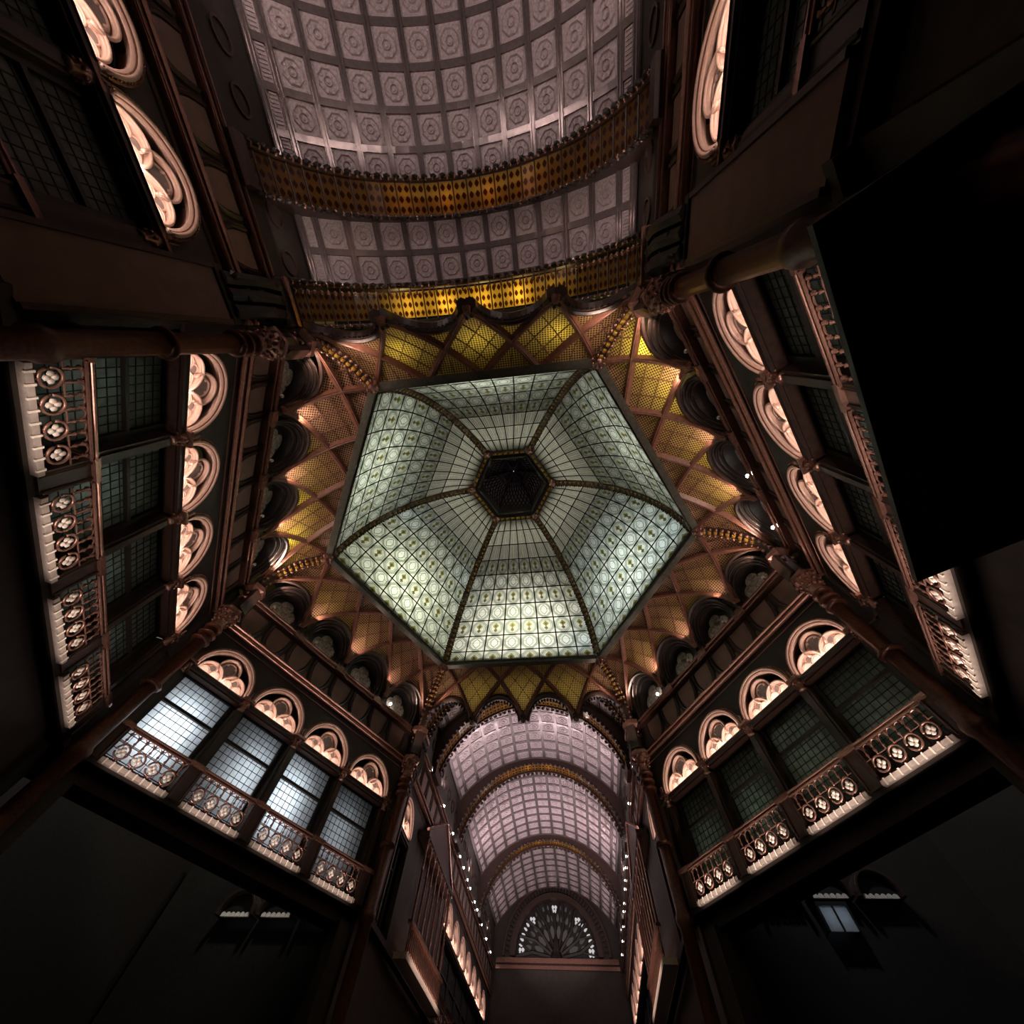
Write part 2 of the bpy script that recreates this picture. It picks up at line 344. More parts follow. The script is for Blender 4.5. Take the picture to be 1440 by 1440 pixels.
for side, m in HEXW.items():
    F = FR[side]; b = MB()
    H = 5.45
    for u in BAYS: b.spandrel(u, PITCH / 2, 1.08, 10.10, ZB, -0.45, -0.22)
    b.box(-H, -2 * PITCH, -0.45, -0.22, 9.9, ZB); b.box(2 * PITCH, H, -0.45, -0.22, 9.9, ZB)
    b.box(-H, H, -0.60, -0.30, ZB, ZA)                      # frieze back
    b.box(-H, H, -1.35, -1.2, 6.9 if side.startswith('lower') else 0.0, 15.2)      # deep back wall behind the windows
    b.box(-H, H, -1.2, -0.10, 6.86, 7.02)                   # ledge under the balconies
    b.box(-H, -2 * PITCH - 0.22, -0.9, -0.3, 7.02, 9.9); b.box(2 * PITCH + 0.22, H, -0.9, -0.3, 7.02, 9.9)
    if side.startswith('lower'): b.box(-H, H, -1.35, -0.5, 6.55, 6.86); b.box(-H, H, -0.8, -0.35, 0, 0.8)
    else: b.box(-H, H, -0.8, -0.35, 4.6, 6.86); b.box(-H, H, -0.8, -0.35, 0, 0.8)
    for i in range(-2, 3): b.box(i * PITCH - 0.25, i * PITCH + 0.25, -0.8, -0.35, 0.8, 6.6 if i in (-2, 2) else 0.85) if side.startswith('lower') else b.box(i * PITCH - 0.32, i * PITCH + 0.32, -0.8, -0.25, 0.8, 4.6)
    wl = b.build('wall_' + side, M['wall']); wl.location = F[0]; wl.rotation_euler = (0, 0, F[1])
    tag(wl, 'dark umber wall, ' + WNAME[side], kind='structure')
    if sh_mesh is None:
        sh_mesh = shield(MB(), 0, 0.40, ZB + 0.16, ZA - 0.22, -0.30, -0.262).mesh('shield_panel', M['brown'])
        rim = [(-0.47, -0.25, ZA - 0.2)] + [(0.47 * math.cos(a), -0.25, ZA - 0.56 + 0.66 * math.sin(a)) for a in [PI + PI * i / 14 for i in range(15)]] + [(0.47, -0.25, ZA - 0.2)]
        fr_mesh = MB().tube(rim, 0.045, 5).tube([(p[0] * 1.13, p[1] + .01, p[2] - .07) for p in rim], 0.02, 4).mesh('shield_frame', M['wood'])
        sp_mesh = MB().prism([(-0.13, ZB + 0.16), (0.13, ZB + 0.16), (0.03, ZB + 0.50), (-0.03, ZB + 0.50)], -0.30, -0.268).mesh('spandrel_piece', M['brown'])
    for i in range(8):
        u = (i - 3.5) * PITCH / 2
        link('shield_panel', sh_mesh, wl, (u, 0, 0)); link('shield_frame', fr_mesh, wl, (u, 0, 0))
        if i < 7: link('spandrel_piece', sp_mesh, wl, (u + PITCH / 4, 0, 0))
    # string mouldings
    for nm, z in (('upper', ZA), ('lower', ZB)):
        t = MB(); t.box(-5.0, 5.0, -0.32, -0.10, z - 0.14, z + 0.10); t.tube([(-5.0, -0.04, z + 0.05), (5.0, -0.04, z + 0.05)], 0.05, 6); t.tube([(-5.0, -0.09, z - 0.10), (5.0, -0.09, z - 0.10)], 0.03, 6)
        if nm == 'lower': t.tube([(-4.9, -0.17, z - 0.33), (4.9, -0.17, z - 0.33)], 0.022, 4)
        o = t.build('trim_%d' % (len([x for x in D.objects if x.name.startswith('trim_')]) + 1), M['bronze'])
        o.location = F[0]; o.rotation_euler = (0, 0, F[1]); tag(o, nm + ' bronze string moulding, ' + WNAME[side], kind='structure')
        if nm == 'upper':
            for i in (-1, 0, 1): MB().box(i * PITCH - 0.26, i * PITCH + 0.26, -0.11, 0.04, z - 0.16, z + 0.13).build('clasp', M['bronze'], o)

# ------------------------------------------------------------------ arched window bay (prototype), balcony, pilaster
def make_window(pane_mat):
    o = thing('arched_window', 'proto', 'window')
    b = MB(); b.ring(0, 10.12, 0.93, 1.085, -0.50, -0.20); b.tube(arc(0, 10.12, 1.035, -0.185, 0, 180, 22), 0.050, 6); b.tube(arc(0, 10.12, 0.945, -0.235, 0, 180, 22), 0.030, 5); b.build('archivolt', M['plaster'], o, True)
    b = MB(); b.tube(arc(0, 10.12, 1.115, -0.20, 0, 180, 22), 0.030, 5); b.tube(arc(0, 10.12, 0.985, -0.185, 0, 180, 22), 0.016, 4)
    for k in range(40): a = R(3 + k * 4.45); b.ball((1.085 * math.cos(a), -0.165, 10.12 + 1.085 * math.sin(a)), 0.020, 4)
    b.build('archivolt_bead', M['bronze'], o)
    b = MB(); b.disc(0, 10.10, 0.98, -0.68, -0.64, 0, 180, 20, 0.2); b.build('lunette_back', M['black'], o)  # black backplate paints in the shade of the deep recess behind the tracery
    b = MB(); dz = 0.16
    b.disc(-0.45, 10.10, 0.41, -0.62 + dz, -0.56 + dz, 0, 180, 14, 0.15); b.disc(0.45, 10.10, 0.41, -0.625 + dz, -0.562 + dz, 0, 180, 14, 0.15); b.disc(0, 10.55, 0.37, -0.63 + dz, -0.565 + dz, 0, 360, 20)
    b.build('tracery_panel', M['plaster'], o)
    b = MB()
    for s in (-1, 1): b.ring(0.45 * s, 10.10, 0.385, 0.42, -0.60 + dz, -0.44 + dz, 0, 180, 16); b.tube(arc(0.45 * s, 10.10, 0.425, -0.43 + dz, 0, 180, 16), 0.035, 5)
    b.ring(0, 10.55, 0.345, 0.385, -0.60 + dz, -0.44 + dz, -35, 215, 20); b.tube(arc(0, 10.55, 0.385, -0.43 + dz, -35, 215, 20), 0.035, 5); b.build('trefoil_moulding', M['plaster'], o, True)
    b = MB(); b.tube(arc(0, 10.60, 0.245, -0.53 + dz, 0, 352, 20), 0.028, 5)
    for k in range(4): a = PI / 4 + k * PI / 2; b.ball((0.215 * math.cos(a), -0.53 + dz, 10.60 + 0.215 * math.sin(a)), 0.045, 6)
    b.build('quatrefoil_ring', M['plaster'], o, True)
    MB().disc(0, 10.60, 0.24, -0.57 + dz, -0.545 + dz, 0, 360, 16).build('quatrefoil_glass', M['greyglass'], o)
    for s in (-1, 1):
        MB().tube(arc(0.45 * s, 10.37, 0.118, -0.54 + dz, 0, 350, 14), 0.020, 5).build('roundel_ring', M['plaster'], o, True)
        MB().disc(0.45 * s, 10.37, 0.11, -0.57 + dz, -0.545 + dz, 0, 360, 12).build('roundel_glass', M['greyglass'], o)
        for k in (-1, 1):
            c = 0.45 * s + 0.20 * k
            MB().disc(c, 10.16, 0.16, -0.57 + dz, -0.535 + dz, 0, 180, 10, 0.2).build('lancet_glass', M['pale'], o)
            MB().tube(arc(c, 10.16, 0.175, -0.52 + dz, 0, 180, 12), 0.022, 5).build('lancet_arch', M['plaster'], o, True)
    b = MB(); b.box(-PITCH / 2, PITCH / 2, -0.85, -0.22, 9.93, 10.07); b.box(-PITCH / 2, PITCH / 2, -0.85, -0.30, 9.88, 9.93)
    b.tube([(-0.95, -0.21, 10.04), (0.95, -0.21, 10.04)], 0.02, 4); b.tube([(-0.95, -0.24, 9.95), (0.95, -0.24, 9.95)], 0.018, 4); b.build('transom', M['wood'], o)
    b = MB()
    for s in (-1, 1): b.box(s * 0.98 - 0.11, s * 0.98 + 0.11, -0.72, -0.55, 7.02, 9.9)
    b.box(-0.98, 0.98, -0.72, -0.55, 9.84, 9.9); b.box(-0.98, 0.98, -0.72, -0.55, 7.02, 7.16); b.box(-0.87, 0.87, -0.70, -0.54, 8.96, 9.04); b.build('window_frame', M['black'], o)
    MB().box(-0.87, 0.87, -0.645, -0.630, 9.04, 9.84).build('upper_pane', pane_mat, o); MB().box(-0.87, 0.87, -0.645, -0.630, 7.16, 8.96).build('lower_pane', pane_mat, o)
    b = MB()
    for i in range(1, 9): x = -0.87 + 1.74 * i / 9; b.box(x - 0.008, x + 0.008, -0.63, -0.615, 7.16, 9.84)
    for i in range(1, 14): z = 7.16 + 2.68 * i / 14; b.box(-0.87, 0.87, -0.63, -0.617, z - 0.008, z + 0.008)
    b.build('leading', M['lead'], o, kind='stuff')
    return o
def make_balcony():
    o = thing('balcony', 'proto', 'balcony')
    hw = 0.93
    b = MB(); b.tube([(-hw, -0.02, 7.86), (hw, -0.02, 7.86)], 0.035, 6); b.box(-hw, hw, -0.10, -0.02, 7.80, 7.85); b.tube([(-hw, -0.01, 7.77), (hw, -0.01, 7.77)], 0.022, 5); b.build('handrail', M['bronze'], o)
    sp = MB(); sp.lathe([(0.018, 7.45), (0.018, 7.52), (0.042, 7.555), (0.018, 7.59), (0.02, 7.66), (0.05, 7.70), (0.018, 7.745), (0.018, 7.80)], 0, -0.05, 0, 6); spm = sp.mesh('spindle', M['bronze'], True)
    me = MB(); me.tube(arc(0, 7.30, 0.165, -0.05, 0, 345, 16), 0.028, 5, closed=False); me.tube([(0, -0.05, 7.13), (0, -0.05, 7.05)], 0.02, 5); mm = me.mesh('medallion', M['bronze'], True)
    qm = MB()
    for k in range(4): a = k * PI / 2; qm.ball((0.06 * math.cos(a), -0.05, 7.30 + 0.06 * math.sin(a)), 0.058, 6, (1, 0.4, 1))
    qme = qm.mesh('quatrefoil', M['stone'], True)
    cur = MB().tube(arc(0, 7.20, 0.20, -0.05, 200, 340, 8), 0.018, 5).mesh('scroll', M['bronze'], True)
    for i in range(8): link('spindle', spm, o, (-hw + 0.12 + i * (2 * hw - 0.24) / 7, 0, 0))
    for i in range(4):
        x = (i - 1.5) * 0.45; mo = link('medallion', mm, o, (x, 0, 0)); link('quatrefoil', qme, mo)
        if i < 3: link('scroll', cur, o, (x + 0.225, 0, 0.02))
    b = MB()
    for i in range(9):
        x = -hw + 0.12 + (i - 0.5) * (2 * hw - 0.24) / 7
        if abs(x) < hw - 0.02: b.tube(arc(x, 7.66, 0.095, -0.05, 0, 180, 8), 0.014, 4)
    b.build('arcade', M['bronze'], o)
    MB().tube([(-hw, -0.05, 7.47), (hw, -0.05, 7.47)], 0.014, 5).tube([(-hw, -0.05, 7.08), (hw, -0.05, 7.08)], 0.02, 5).build('lower_rail', M['bronze'], o)
    MB().box(-hw - 0.02, hw + 0.02, -0.30, 0.02, 6.93, 7.03).build('slab', M['slab'], o, label='grey stone slab edge with small ticks')
    dm = MB().box(-0.018, 0.018, 0.02, 0.045, 6.90, 7.04).mesh('dentil', M['stone'])
    for i in range(9): link('dentil', dm, o, (-hw + 0.1 + i * (2 * hw - 0.2) / 8, 0, 0))
    return o
def make_pilaster():
    o = thing('pilaster', 'proto', 'pilaster')
    MB().box(-0.15, 0.15, -0.55, -0.30, 7.9, 9.75).box(-0.08, 0.08, -0.31, -0.25, 7.95, 9.7).build('shaft', M['wood'], o)
    b = MB(); b.lathe([(0.10, 9.72), (0.13, 9.76), (0.10, 9.80), (0.16, 9.98), (0.18, 10.05)], 0, -0.28, 0, 8)
    for k in range(8): a = k * PI / 4; b.ball((0.15 * math.cos(a), -0.28 + 0.15 * math.sin(a), 9.92), 0.045, 5)
    b.build('capital', M['bronze'], o, True)
    MB().box(-0.21, 0.21, -0.50, -0.08, 10.05, 10.12).box(-0.06, -0.03, -0.12, -0.07, 10.12, 10.34).box(0.03, 0.06, -0.12, -0.07, 10.12, 10.34).build('abacus', M['bronze'], o)
    MB().box(-0.23, 0.23, -0.55, -0.06, 6.98, 7.80).tube([(-0.16, -0.05, 7.0), (-0.16, -0.05, 7.8)], 0.03, 5).tube([(0.16, -0.05, 7.0), (0.16, -0.05, 7.8)], 0.03, 5).build('pier', M['wood'], o)
    MB().box(-0.26, 0.26, -0.55, 0.02, 7.80, 7.90).build('pier_cap', M['bronze'], o)
    return o
win_bright, win_dark, bal0, pil0 = make_window(M['pane']), make_window(M['darkpane']), make_balcony(), make_pilaster()
protos = {id(x): False for x in (win_bright, win_dark, bal0, pil0)}
index_children()
def place(root, loc, rz, label, group=None):
    if not protos[id(root)]:
        protos[id(root)] = True; root.location = loc; root.rotation_euler = (0, 0, rz); root['label'] = label
        if group: root['group'] = group
        return root
    return dup(root, loc, rz, label, group)
def lunette_light(F, u, p=5.5, wd=1.5):
    alight('lunette_lamp', onwall(F, u, -0.14, 10.06), wdir(F, 0, -0.36, 1), wd, 0.04, p, PINK)
def balcony_light(F, u, p=5.0):
    alight('balcony_lamp', onwall(F, u, 0.36, 6.55), wdir(F, 0, -0.40, 1), 1.6, 0.05, p, (1, 0.78, 0.68), 78)

for side, F in FR.items():
    far = side.startswith('lower'); ref = 'the far hall' if far else 'the near vault'
    # order from the far hall (lower walls) or from the near vault (upper walls)
    us = sorted(BAYS, key=lambda u: -onwall(F, u).y if far else onwall(F, u).y)
    for i, u in enumerate(us):
        pr = win_bright if side == 'lower_left' else win_dark
        lit = {'lower_left': 'white-lit', 'lower_right': 'greenish dark', 'upper_left': 'dim grey', 'upper_right': 'near-black'}[side]
        place(pr, onwall(F, u), F[1], '%s window under rose lunette, %s from %s, %s' % (lit, ORD[i], ref, side.replace('_', ' ') + ' wall'), 'arched windows of the hexagon hall')
        place(bal0, onwall(F, u), F[1], 'bronze balustrade, %s from %s, below the %s windows, %s wall' % (ORD[i], ref, lit, side.replace('_', ' ')), 'balcony balustrades of the hexagon hall')
        lunette_light(F, u, {'lower_left': 7.0, 'lower_right': 10.5, 'upper_left': 9.5, 'upper_right': 9.5}[side]); balcony_light(F, u, {'lower_left': 5, 'lower_right': 8, 'upper_left': 5, 'upper_right': 9}[side])
        alight('cornice_lamp', onwall(F, u, -0.16, 13.24), wdir(F, 0, 0.5, 1), 1.6, 0.05, 0.5, (1, 0.72, 0.60))
    ps = sorted([(k - 2) * PITCH for k in range(5)], key=lambda u: -onwall(F, u).y if far else onwall(F, u).y)
    for i, u in enumerate(ps):
        place(pil0, onwall(F, u), F[1], 'dark pilaster beside windows, %s from %s, %s wall' % (ORD[i], ref, side.replace('_', ' ')), 'window pilasters of the hexagon hall')
# uplights at the springing points of the cove, and added fill lights that brighten the corner cap blocks
for side, F in FR.items():
    for k in range(-2, 3):
        uu = k * PITCH * (0.90 if abs(k) == 2 else 1.0)
        alight('cove_uplight', onwall(F, uu, 0.42, 13.95), wdir(F, 0, 0.10, 1), 0.30, 0.08, {'lower_left': (7, 5, 8, 6, 9), 'lower_right': (8, 6, 7, 9, 7), 'upper_left': (16, 13, 12, 14, 13), 'upper_right': (12, 14, 11, 14, 12)}[side][k + 2], (1, 0.74, 0.60), 150)
for sg in (-1, 1):
    for x in (-3.9, 3.9): alight('cove_uplight', (x, sg * 8.2, 14.15), (0, -0.1 * sg, 1), 0.3, 0.08, 9 if sg < 0 else 5, (1, 0.74, 0.60), 150)
for a_ in range(0, 360, 60):
    a = R(a_); alight('corner_fill', (9.05 * math.cos(a), 9.05 * math.sin(a), 12.45), (0.75 * math.cos(a), 0.75 * math.sin(a), 0.6), 0.3, 0.1, 2.2, (1, 0.70, 0.60), 120)
# room light behind the panes
F = FR['lower_left']
LLU = sorted(BAYS, key=lambda u: -onwall(F, u).y)
for u, pw, dx in zip(LLU, (8, 46, 24, 66), (0.2, 0.35, -0.35, 0.1)):
    alight('room_lamp', onwall(F, u + dx, -1.12, 8.5), wdir(F, 0, 1, 0), 0.9, 1.6, pw, (0.92, 0.96, 1.0))
for side, pw, colr in (('lower_right', 4.5, (0.80, 0.95, 0.72)), ('upper_left', 6.5, (0.85, 0.95, 0.93)), ('upper_right', 1.2, (0.75, 0.95, 0.88))):
    for k, u in enumerate(BAYS): alight('room_lamp', onwall(FR[side], u + 0.2, -1.12, 8.4), wdir(FR[side], 0, 1, 0), 0.7, 1.2, pw * (0.6, 1.0, 1.5, 0.9)[k], colr)

# ------------------------------------------------------------------ niches above the upper moulding, with globe lamps
def make_niche():
    o = thing('niche', 'proto', 'niche')
    def cd(z): sn = min(1.0, max(0.0, (z - 13.1) / 2.42)); return APO - (8.0 + 2.29 * math.sqrt(1 - sn * sn)) * math.cos(PI / 6)
    b = MB()
    for r0, r1, back in ((0.96, 1.07, -0.04), (0.87, 0.96, 0.05), (0.78, 0.87, 0.14)):
        pts = [(1, 13.15)] + [(math.cos(R(a)), 13.5 + math.sin(R(a))) for a in range(0, 181, 9)] + [(-1, 13.15)]
        vs = []
        for cx, _z in pts:
            sn = math.sqrt(max(0, 1 - min(1, abs(cx)) ** 2)) if _z > 13.15 else None
            for r, dd in ((r0, 0), (r1, 0), (r1, 1), (r0, 1)):
                z = 13.5 + r * sn if sn is not None else 13.15
                vs.append((r * cx, (max(-0.22, cd(z) - back) if dd else -0.30), z))
        n_ = len(pts); b.add(vs, [(i * 4 + k, i * 4 + (k + 1) % 4, i * 4 + 4 + (k + 1) % 4, i * 4 + 4 + k) for i in range(n_ - 1) for k in range(4)])
    b.build('arch_moulding', M['black'], o)
    b = MB()
    for rr, back in ((1.02, -0.06), (0.92, 0.03), (0.83, 0.12)): b.tube([(rr * math.cos(R(a)), max(-0.2, cd(13.5 + rr * math.sin(R(a))) - back), 13.5 + rr * math.sin(R(a))) for a in range(0, 181, 9)], 0.026, 4)
    b.build('arch_bead', M['wood'], o)
    MB().disc(0, 13.5, 0.9, -0.34, -0.28, 0, 180, 16, 0.4).build('niche_back', M['black'], o)
    b = MB()
    for x, z, r in ((-0.29, 13.60, 0.29), (0.29, 13.60, 0.29), (0, 13.92, 0.29), (0, 13.62, 0.25), (-0.2, 13.33, 0.22), (0.2, 13.33, 0.22)): b.disc(x, z, r, -0.29, -0.24 + 0.002 * x, 0, 360, 14)
    b.build('trefoil_panel', M['floral'], o, label='grey floral trefoil panel')
    return o
niche0 = make_niche(); protos[id(niche0)] = False; index_children()
def make_lamp(mat, nm):
    o = thing('globe_lamp', nm, 'lamp'); MB().ball((0, 0, 0.13), 0.065, 8).build('globe', mat, o, True)
    MB().lathe([(0.03, -0.02), (0.05, 0.0), (0.02, 0.03), (0.03, 0.09)], 0, 0, 0, 6).build('holder', M['bronze'], o); return o
lamp_on, lamp_off = make_lamp(M['lamp'], 'a'), make_lamp(M['lampoff'], 'b'); protos[id(lamp_on)] = protos[id(lamp_off)] = False; index_children()
LIT = {('lower_left', 0), ('lower_right', 0), ('upper_right', 2), ('upper_right', 3)}
for side, F in FR.items():
    far = side.startswith('lower'); ref = 'the far hall' if far else 'the near vault'
    us = sorted(BAYS, key=lambda u: -onwall(F, u).y if far else onwall(F, u).y)
    for i, u in enumerate(us):
        place(niche0, onwall(F, u), F[1], 'dark arched niche with grey trefoil panel, %s from %s, %s wall' % (ORD[i], ref, side.replace('_', ' ')), 'arched niches under the cove')
        on = (side, i) in LIT
        place(lamp_on if on else lamp_off, onwall(F, u + (0.45 if side in ('upper_right', 'lower_left') else -0.45), -0.02, ZA + 0.13), F[1],
              '%s globe lamp, %s niche from %s, %s wall' % ('glowing' if on else 'unlit pale', ORD[i], ref, side.replace('_', ' ')), 'globe lamps along the mouldings')

# ------------------------------------------------------------------ corner columns
CN = {0: 'right corner between two window walls', 60: 'far right corner beside the far hall', 120: 'far left corner beside the far hall', 180: 'left corner between two window walls', 240: 'near left corner beside the near vault', 300: 'near right corner beside the near vault'}
def make_column():
    o = thing('corner_column', 'proto', 'column')
    prof = [(0.30, 0), (0.30, 0.5), (0.22, 0.6), (0.205, 6.6), (0.26, 6.7), (0.26, 6.85), (0.20, 6.95), (0.20, 10.9)]
    MB().lathe(prof, 0, 0, 0, 14).build('shaft', M['column'], o, True)
    for z in (8.6, 10.35, 10.62, 10.9): MB().lathe([(0.22, z), (0.28, z + 0.03), (0.30, z + 0.07), (0.27, z + 0.11), (0.22, z + 0.13)], 0, 0, 0, 14).build('ring', M['column'], o, True)
    b = MB(); b.lathe([(0.22, 11.0), (0.24, 11.1), (0.22, 11.3), (0.36, 11.62), (0.40, 11.68)], 0, 0, 0, 12)
    for z, rr, n, off in ((11.28, 0.25, 10, 0), (11.45, 0.31, 10, 0.3), (11.6, 0.36, 10, 0)):
        for k in range(n): a = 2 * PI * k / n + off; b.ball((rr * math.cos(a), rr * math.sin(a), z), 0.065, 5)
    b.build('capital', M['bronze'], o, True)
    MB().lathe([(0.42, 11.68), (0.44, 11.72), (0.44, 11.80), (0.38, 11.84)], 0, 0, 0, 6).build('abacus', M['bronze'], o)
    MB().lathe([(0.26, 11.8), (0.24, 12.4), (0.24, 12.9)], 0, 0, 0, 8).box(-0.36, -0.2, -0.2, 0.2, 11.9, 12.9).build('upper_block', M['wood'], o)
    b = MB(); b.lathe([(0.22, 12.45), (0.30, 12.5), (0.22, 12.55)], 0, 0, 0, 8)
    for k in range(6): a = k * PI / 3; b.ball((0.28 * math.cos(a), 0.28 * math.sin(a), 12.66), 0.07, 5)
    b.build('upper_ring', M['bronze'], o, True)
    MB().lathe([(0.28, 12.86), (0.43, 12.98), (0.43, 13.16), (0.36, 13.24)], 0, 0, 0, 6).build('cap_block', M['bronze'], o, label='faceted rose bronze cap block')
    return o
col0 = make_column(); protos[id(col0)] = False; index_children()
for a in range(0, 360, 60):
    rr = 9.92 if a in (0, 180) else (10.15 if a in (60, 120) else 9.80)
    place(col0, (rr * math.cos(R(a)), rr * math.sin(R(a)), 0), R(a), 'red-brown ringed column with leafy capital, ' + CN[a], 'corner columns of the hexagon hall')
    # slim shafts on the arm corners
# ------------------------------------------------------------------ cove
def cp(k, t, off=0.0):
    r, z = cove_prof(t); c, s_ = math.cos(t * PI / 2), math.sin(t * PI / 2)
    return Vector((k / 4 * (r + off), (r + off * c) * math.cos(PI / 6) + off * c * 0.0, z + off * s_))
def ff(t): return max((t - 0.09) / 0.91, 0.0) ** 1.45
def inv(f): return 0.09 + 0.91 * max(f, 0.0) ** (1 / 1.45)
T0 = 0.09
def strip(rows, off=0.05):
    b = MB(); vs = []; uv = []; fs = []
    n = len(rows)
    for t, k0, k1 in rows:
        for j in range(4):
            k = k0 + (k1 - k0) * j / 3; p = cp(k, t, off); vs.append(p); uv.append((p.x, t * 3.75))
    for i in range(n - 1):
        for j in range(3): fs.append((i * 4 + j, i * 4 + j + 1, i * 4 + 5 + j, i * 4 + 4 + j))
    return b.add(vs, fs, uv)
def make_cove(open_face):
    o = thing('lattice_cove', 'proto', 'cove')
    N = 14
    TC = inv(0.5); TA = 0.435; TS = 0.12
    def wa(t): return 0.455 * math.sqrt(max(0.0, 1 - (max(0.0, t - TS) / (TA - TS)) ** 2))
    for j in range(-2, 3):                                             # diamonds around each springing
        rows = []
        for i in range(2 * N + 1):
            t = T0 + (1 - T0) * i / (2 * N); f = ff(t); k0 = max(j - f, j - 1 + f, -2); k1 = min(j + f, j + 1 - f, 2)
            rows.append((t, k0, max(k0, k1)))
        strip(rows).build('lattice_pane', M['cove'], o)
        b = MB()
        for g in (1 / 3, 2 / 3):
            for fam in (0, 1):
                pts = []
                for i in range(13):
                    h = i / 12; p_, q_ = (j - 1 + g, j + h) if fam == 0 else (j - 1 + h, j + g)
                    k = (p_ + q_) / 2; f = (q_ - p_) / 2
                    if abs(k) <= 2: pts.append(cp(k, inv(f), 0.0))
                if len(pts) > 2: b.tube(pts, 0.022, 4)
        if b.v: b.build('thin_bars', M['timber'], o)
    for j in range(-2, 2):
        c = j + 0.5
        for s in (0, 1):
            rows = []
            for i in range(N + 1):
                t = T0 + (TC - T0) * i / N; f = ff(t)
                a_, b_ = (j + f, c - wa(t)) if s == 0 else (c + wa(t), j + 1 - f)
                if b_ < a_: a_ = b_ = (a_ if s == 0 else b_)
                rows.append((t, a_, b_))
            strip(rows).build('lattice_pane', M['cove'], o)
        rows = [(TC + (1 - TC) * i / 8, j + 1 - ff(TC + (1 - TC) * i / 8), j + ff(TC + (1 - TC) * i / 8)) for i in range(9)]
        strip(rows).build('lattice_pane', M['cove'], o)
        b = MB()
        for k in (c - 0.22, c, c + 0.22):
            tt = inv(0.5 + abs(k - c)); b.tube([cp(k, tt + (1 - tt) * i / 4) for i in range(5)], 0.018, 4)
        b.build('thin_bars', M['timber'], o)
        b = MB(); b.tube([cp(c + wa(t) * s, t, -0.03) for s, t in [(-1, TS + (TA - TS) * math.sin(x / 12 * PI / 2)) for x in range(0, 13)] + [(1, TS + (TA - TS) * math.sin(x / 12 * PI / 2)) for x in range(11, -1, -1)]], 0.085, 6, phase=0.5)
        b.build('arch_rim', M['wood'], o)
    for j in range(-2, 3):
        for s in (-1, 1):
            if abs(j + s) > 2: continue
            pts = [cp(j + s * ff(T0 + (1 - T0) * i / 14), T0 + (1 - T0) * i / 14, -0.02) for i in range(15)]
            MB().tube(pts, 0.13, 4, phase=PI / 4).tube([p + Vector((0, -0.085, -0.06)) for p in pts], 0.04, 5).build('diagonal_rib', M['timber'], o)
    pts = [cp(k, 1.0, 0) + Vector((0, -0.02, -0.06)) for k in (-2, -1, 0, 1, 2)]
    MB().tube(pts, 0.10, 4, phase=PI / 4).build('top_rail', M['timber'], o)
    if open_face:
        for j in (-1, 0, 1):
            p = cp(j, 0.14); b = MB(); b.lathe([(0.02, -0.26), (0.07, -0.20), (0.06, -0.15), (0.16, -0.06), (0.20, 0.06), (0.14, 0.16), (0.16, 0.3)], p.x, p.y - 0.03, p.z + 0.05, 8)
            for k in range(6): b.ball((p.x + 0.17 * math.cos(k), p.y - 0.05 + 0.17 * math.sin(k), p.z + 0.05), 0.07, 5)
            b.build('pendant', M['wood'], o, True)
        b = MB()
        for j in range(-2, 2):
            c = j + 0.5
            for i in range(1, 14):
                x = -1 + 2 * i / 14; t = TS + (TA - TS) * 0.86 * math.sqrt(1 - x * x); p = cp(c + 0.41 * x, t, 0.0); b.ball((p.x, p.y, p.z - 0.07), 0.075, 5, (0.8, 0.6, 1.3))
        b.build('fringe_teeth', M['black'], o, kind='stuff')
        for j in range(-2, 2):
            pts = [cp(j + 0.5 + 0.455 * math.cos(R(a)), TS + (TA - TS) * math.sin(R(a)), 0.16) for a in range(0, 181, 12)]
            MB().tube(pts, 0.19, 6).build('arch_soffit', M['wood'], o)
    return o
cove_closed, cove_open = make_cove(False), make_cove(True); protos[id(cove_closed)] = protos[id(cove_open)] = False; index_children()
DN_ = {30: 'lower right, beside greenish dark windows', 90: 'over the far hall opening', 150: 'lower left, beside white-lit windows', 210: 'upper left wall', 270: 'under the near vault', 330: 'upper right wall'}
for m in (30, 90, 150, 210, 270, 330):
    place(cove_open if m in (90, 270) else cove_closed, (0, 0, 0), R(m - 90), 'amber glass cove with crossing timber ribs, ' + DN_[m], 'lattice coves around the dome')
# amber lamps behind the cove glass
AMB = (1.0, 0.84, 0.26)
for a, rr, z, pw in ((307, 9.3, 15.2, 60), (318, 9.2, 15.3, 60), (335, 9.2, 15.2, 30), (346, 9.3, 15.1, 26), (212, 9.2, 15.1, 10), (200, 9.3, 15.1, 40), (190, 9.4, 15.0, 60), (252, 8.8, 15.5, 24), (270, 8.5, 15.5, 22), (288, 8.8, 15.5, 26), (165, 9.3, 15.3, 8), (150, 9.2, 15.3, 5), (90, 9.2, 15.4, 9), (75, 9.2, 15.3, 7), (105, 9.2, 15.3, 7), (30, 9.2, 15.3, 6), (15, 9.2, 15.3, 5), (45, 9.2, 15.3, 8)):
    plight('cove_lamp', (rr * math.cos(R(a)), rr * math.sin(R(a)), z), pw * 0.8, AMB, 0.15)

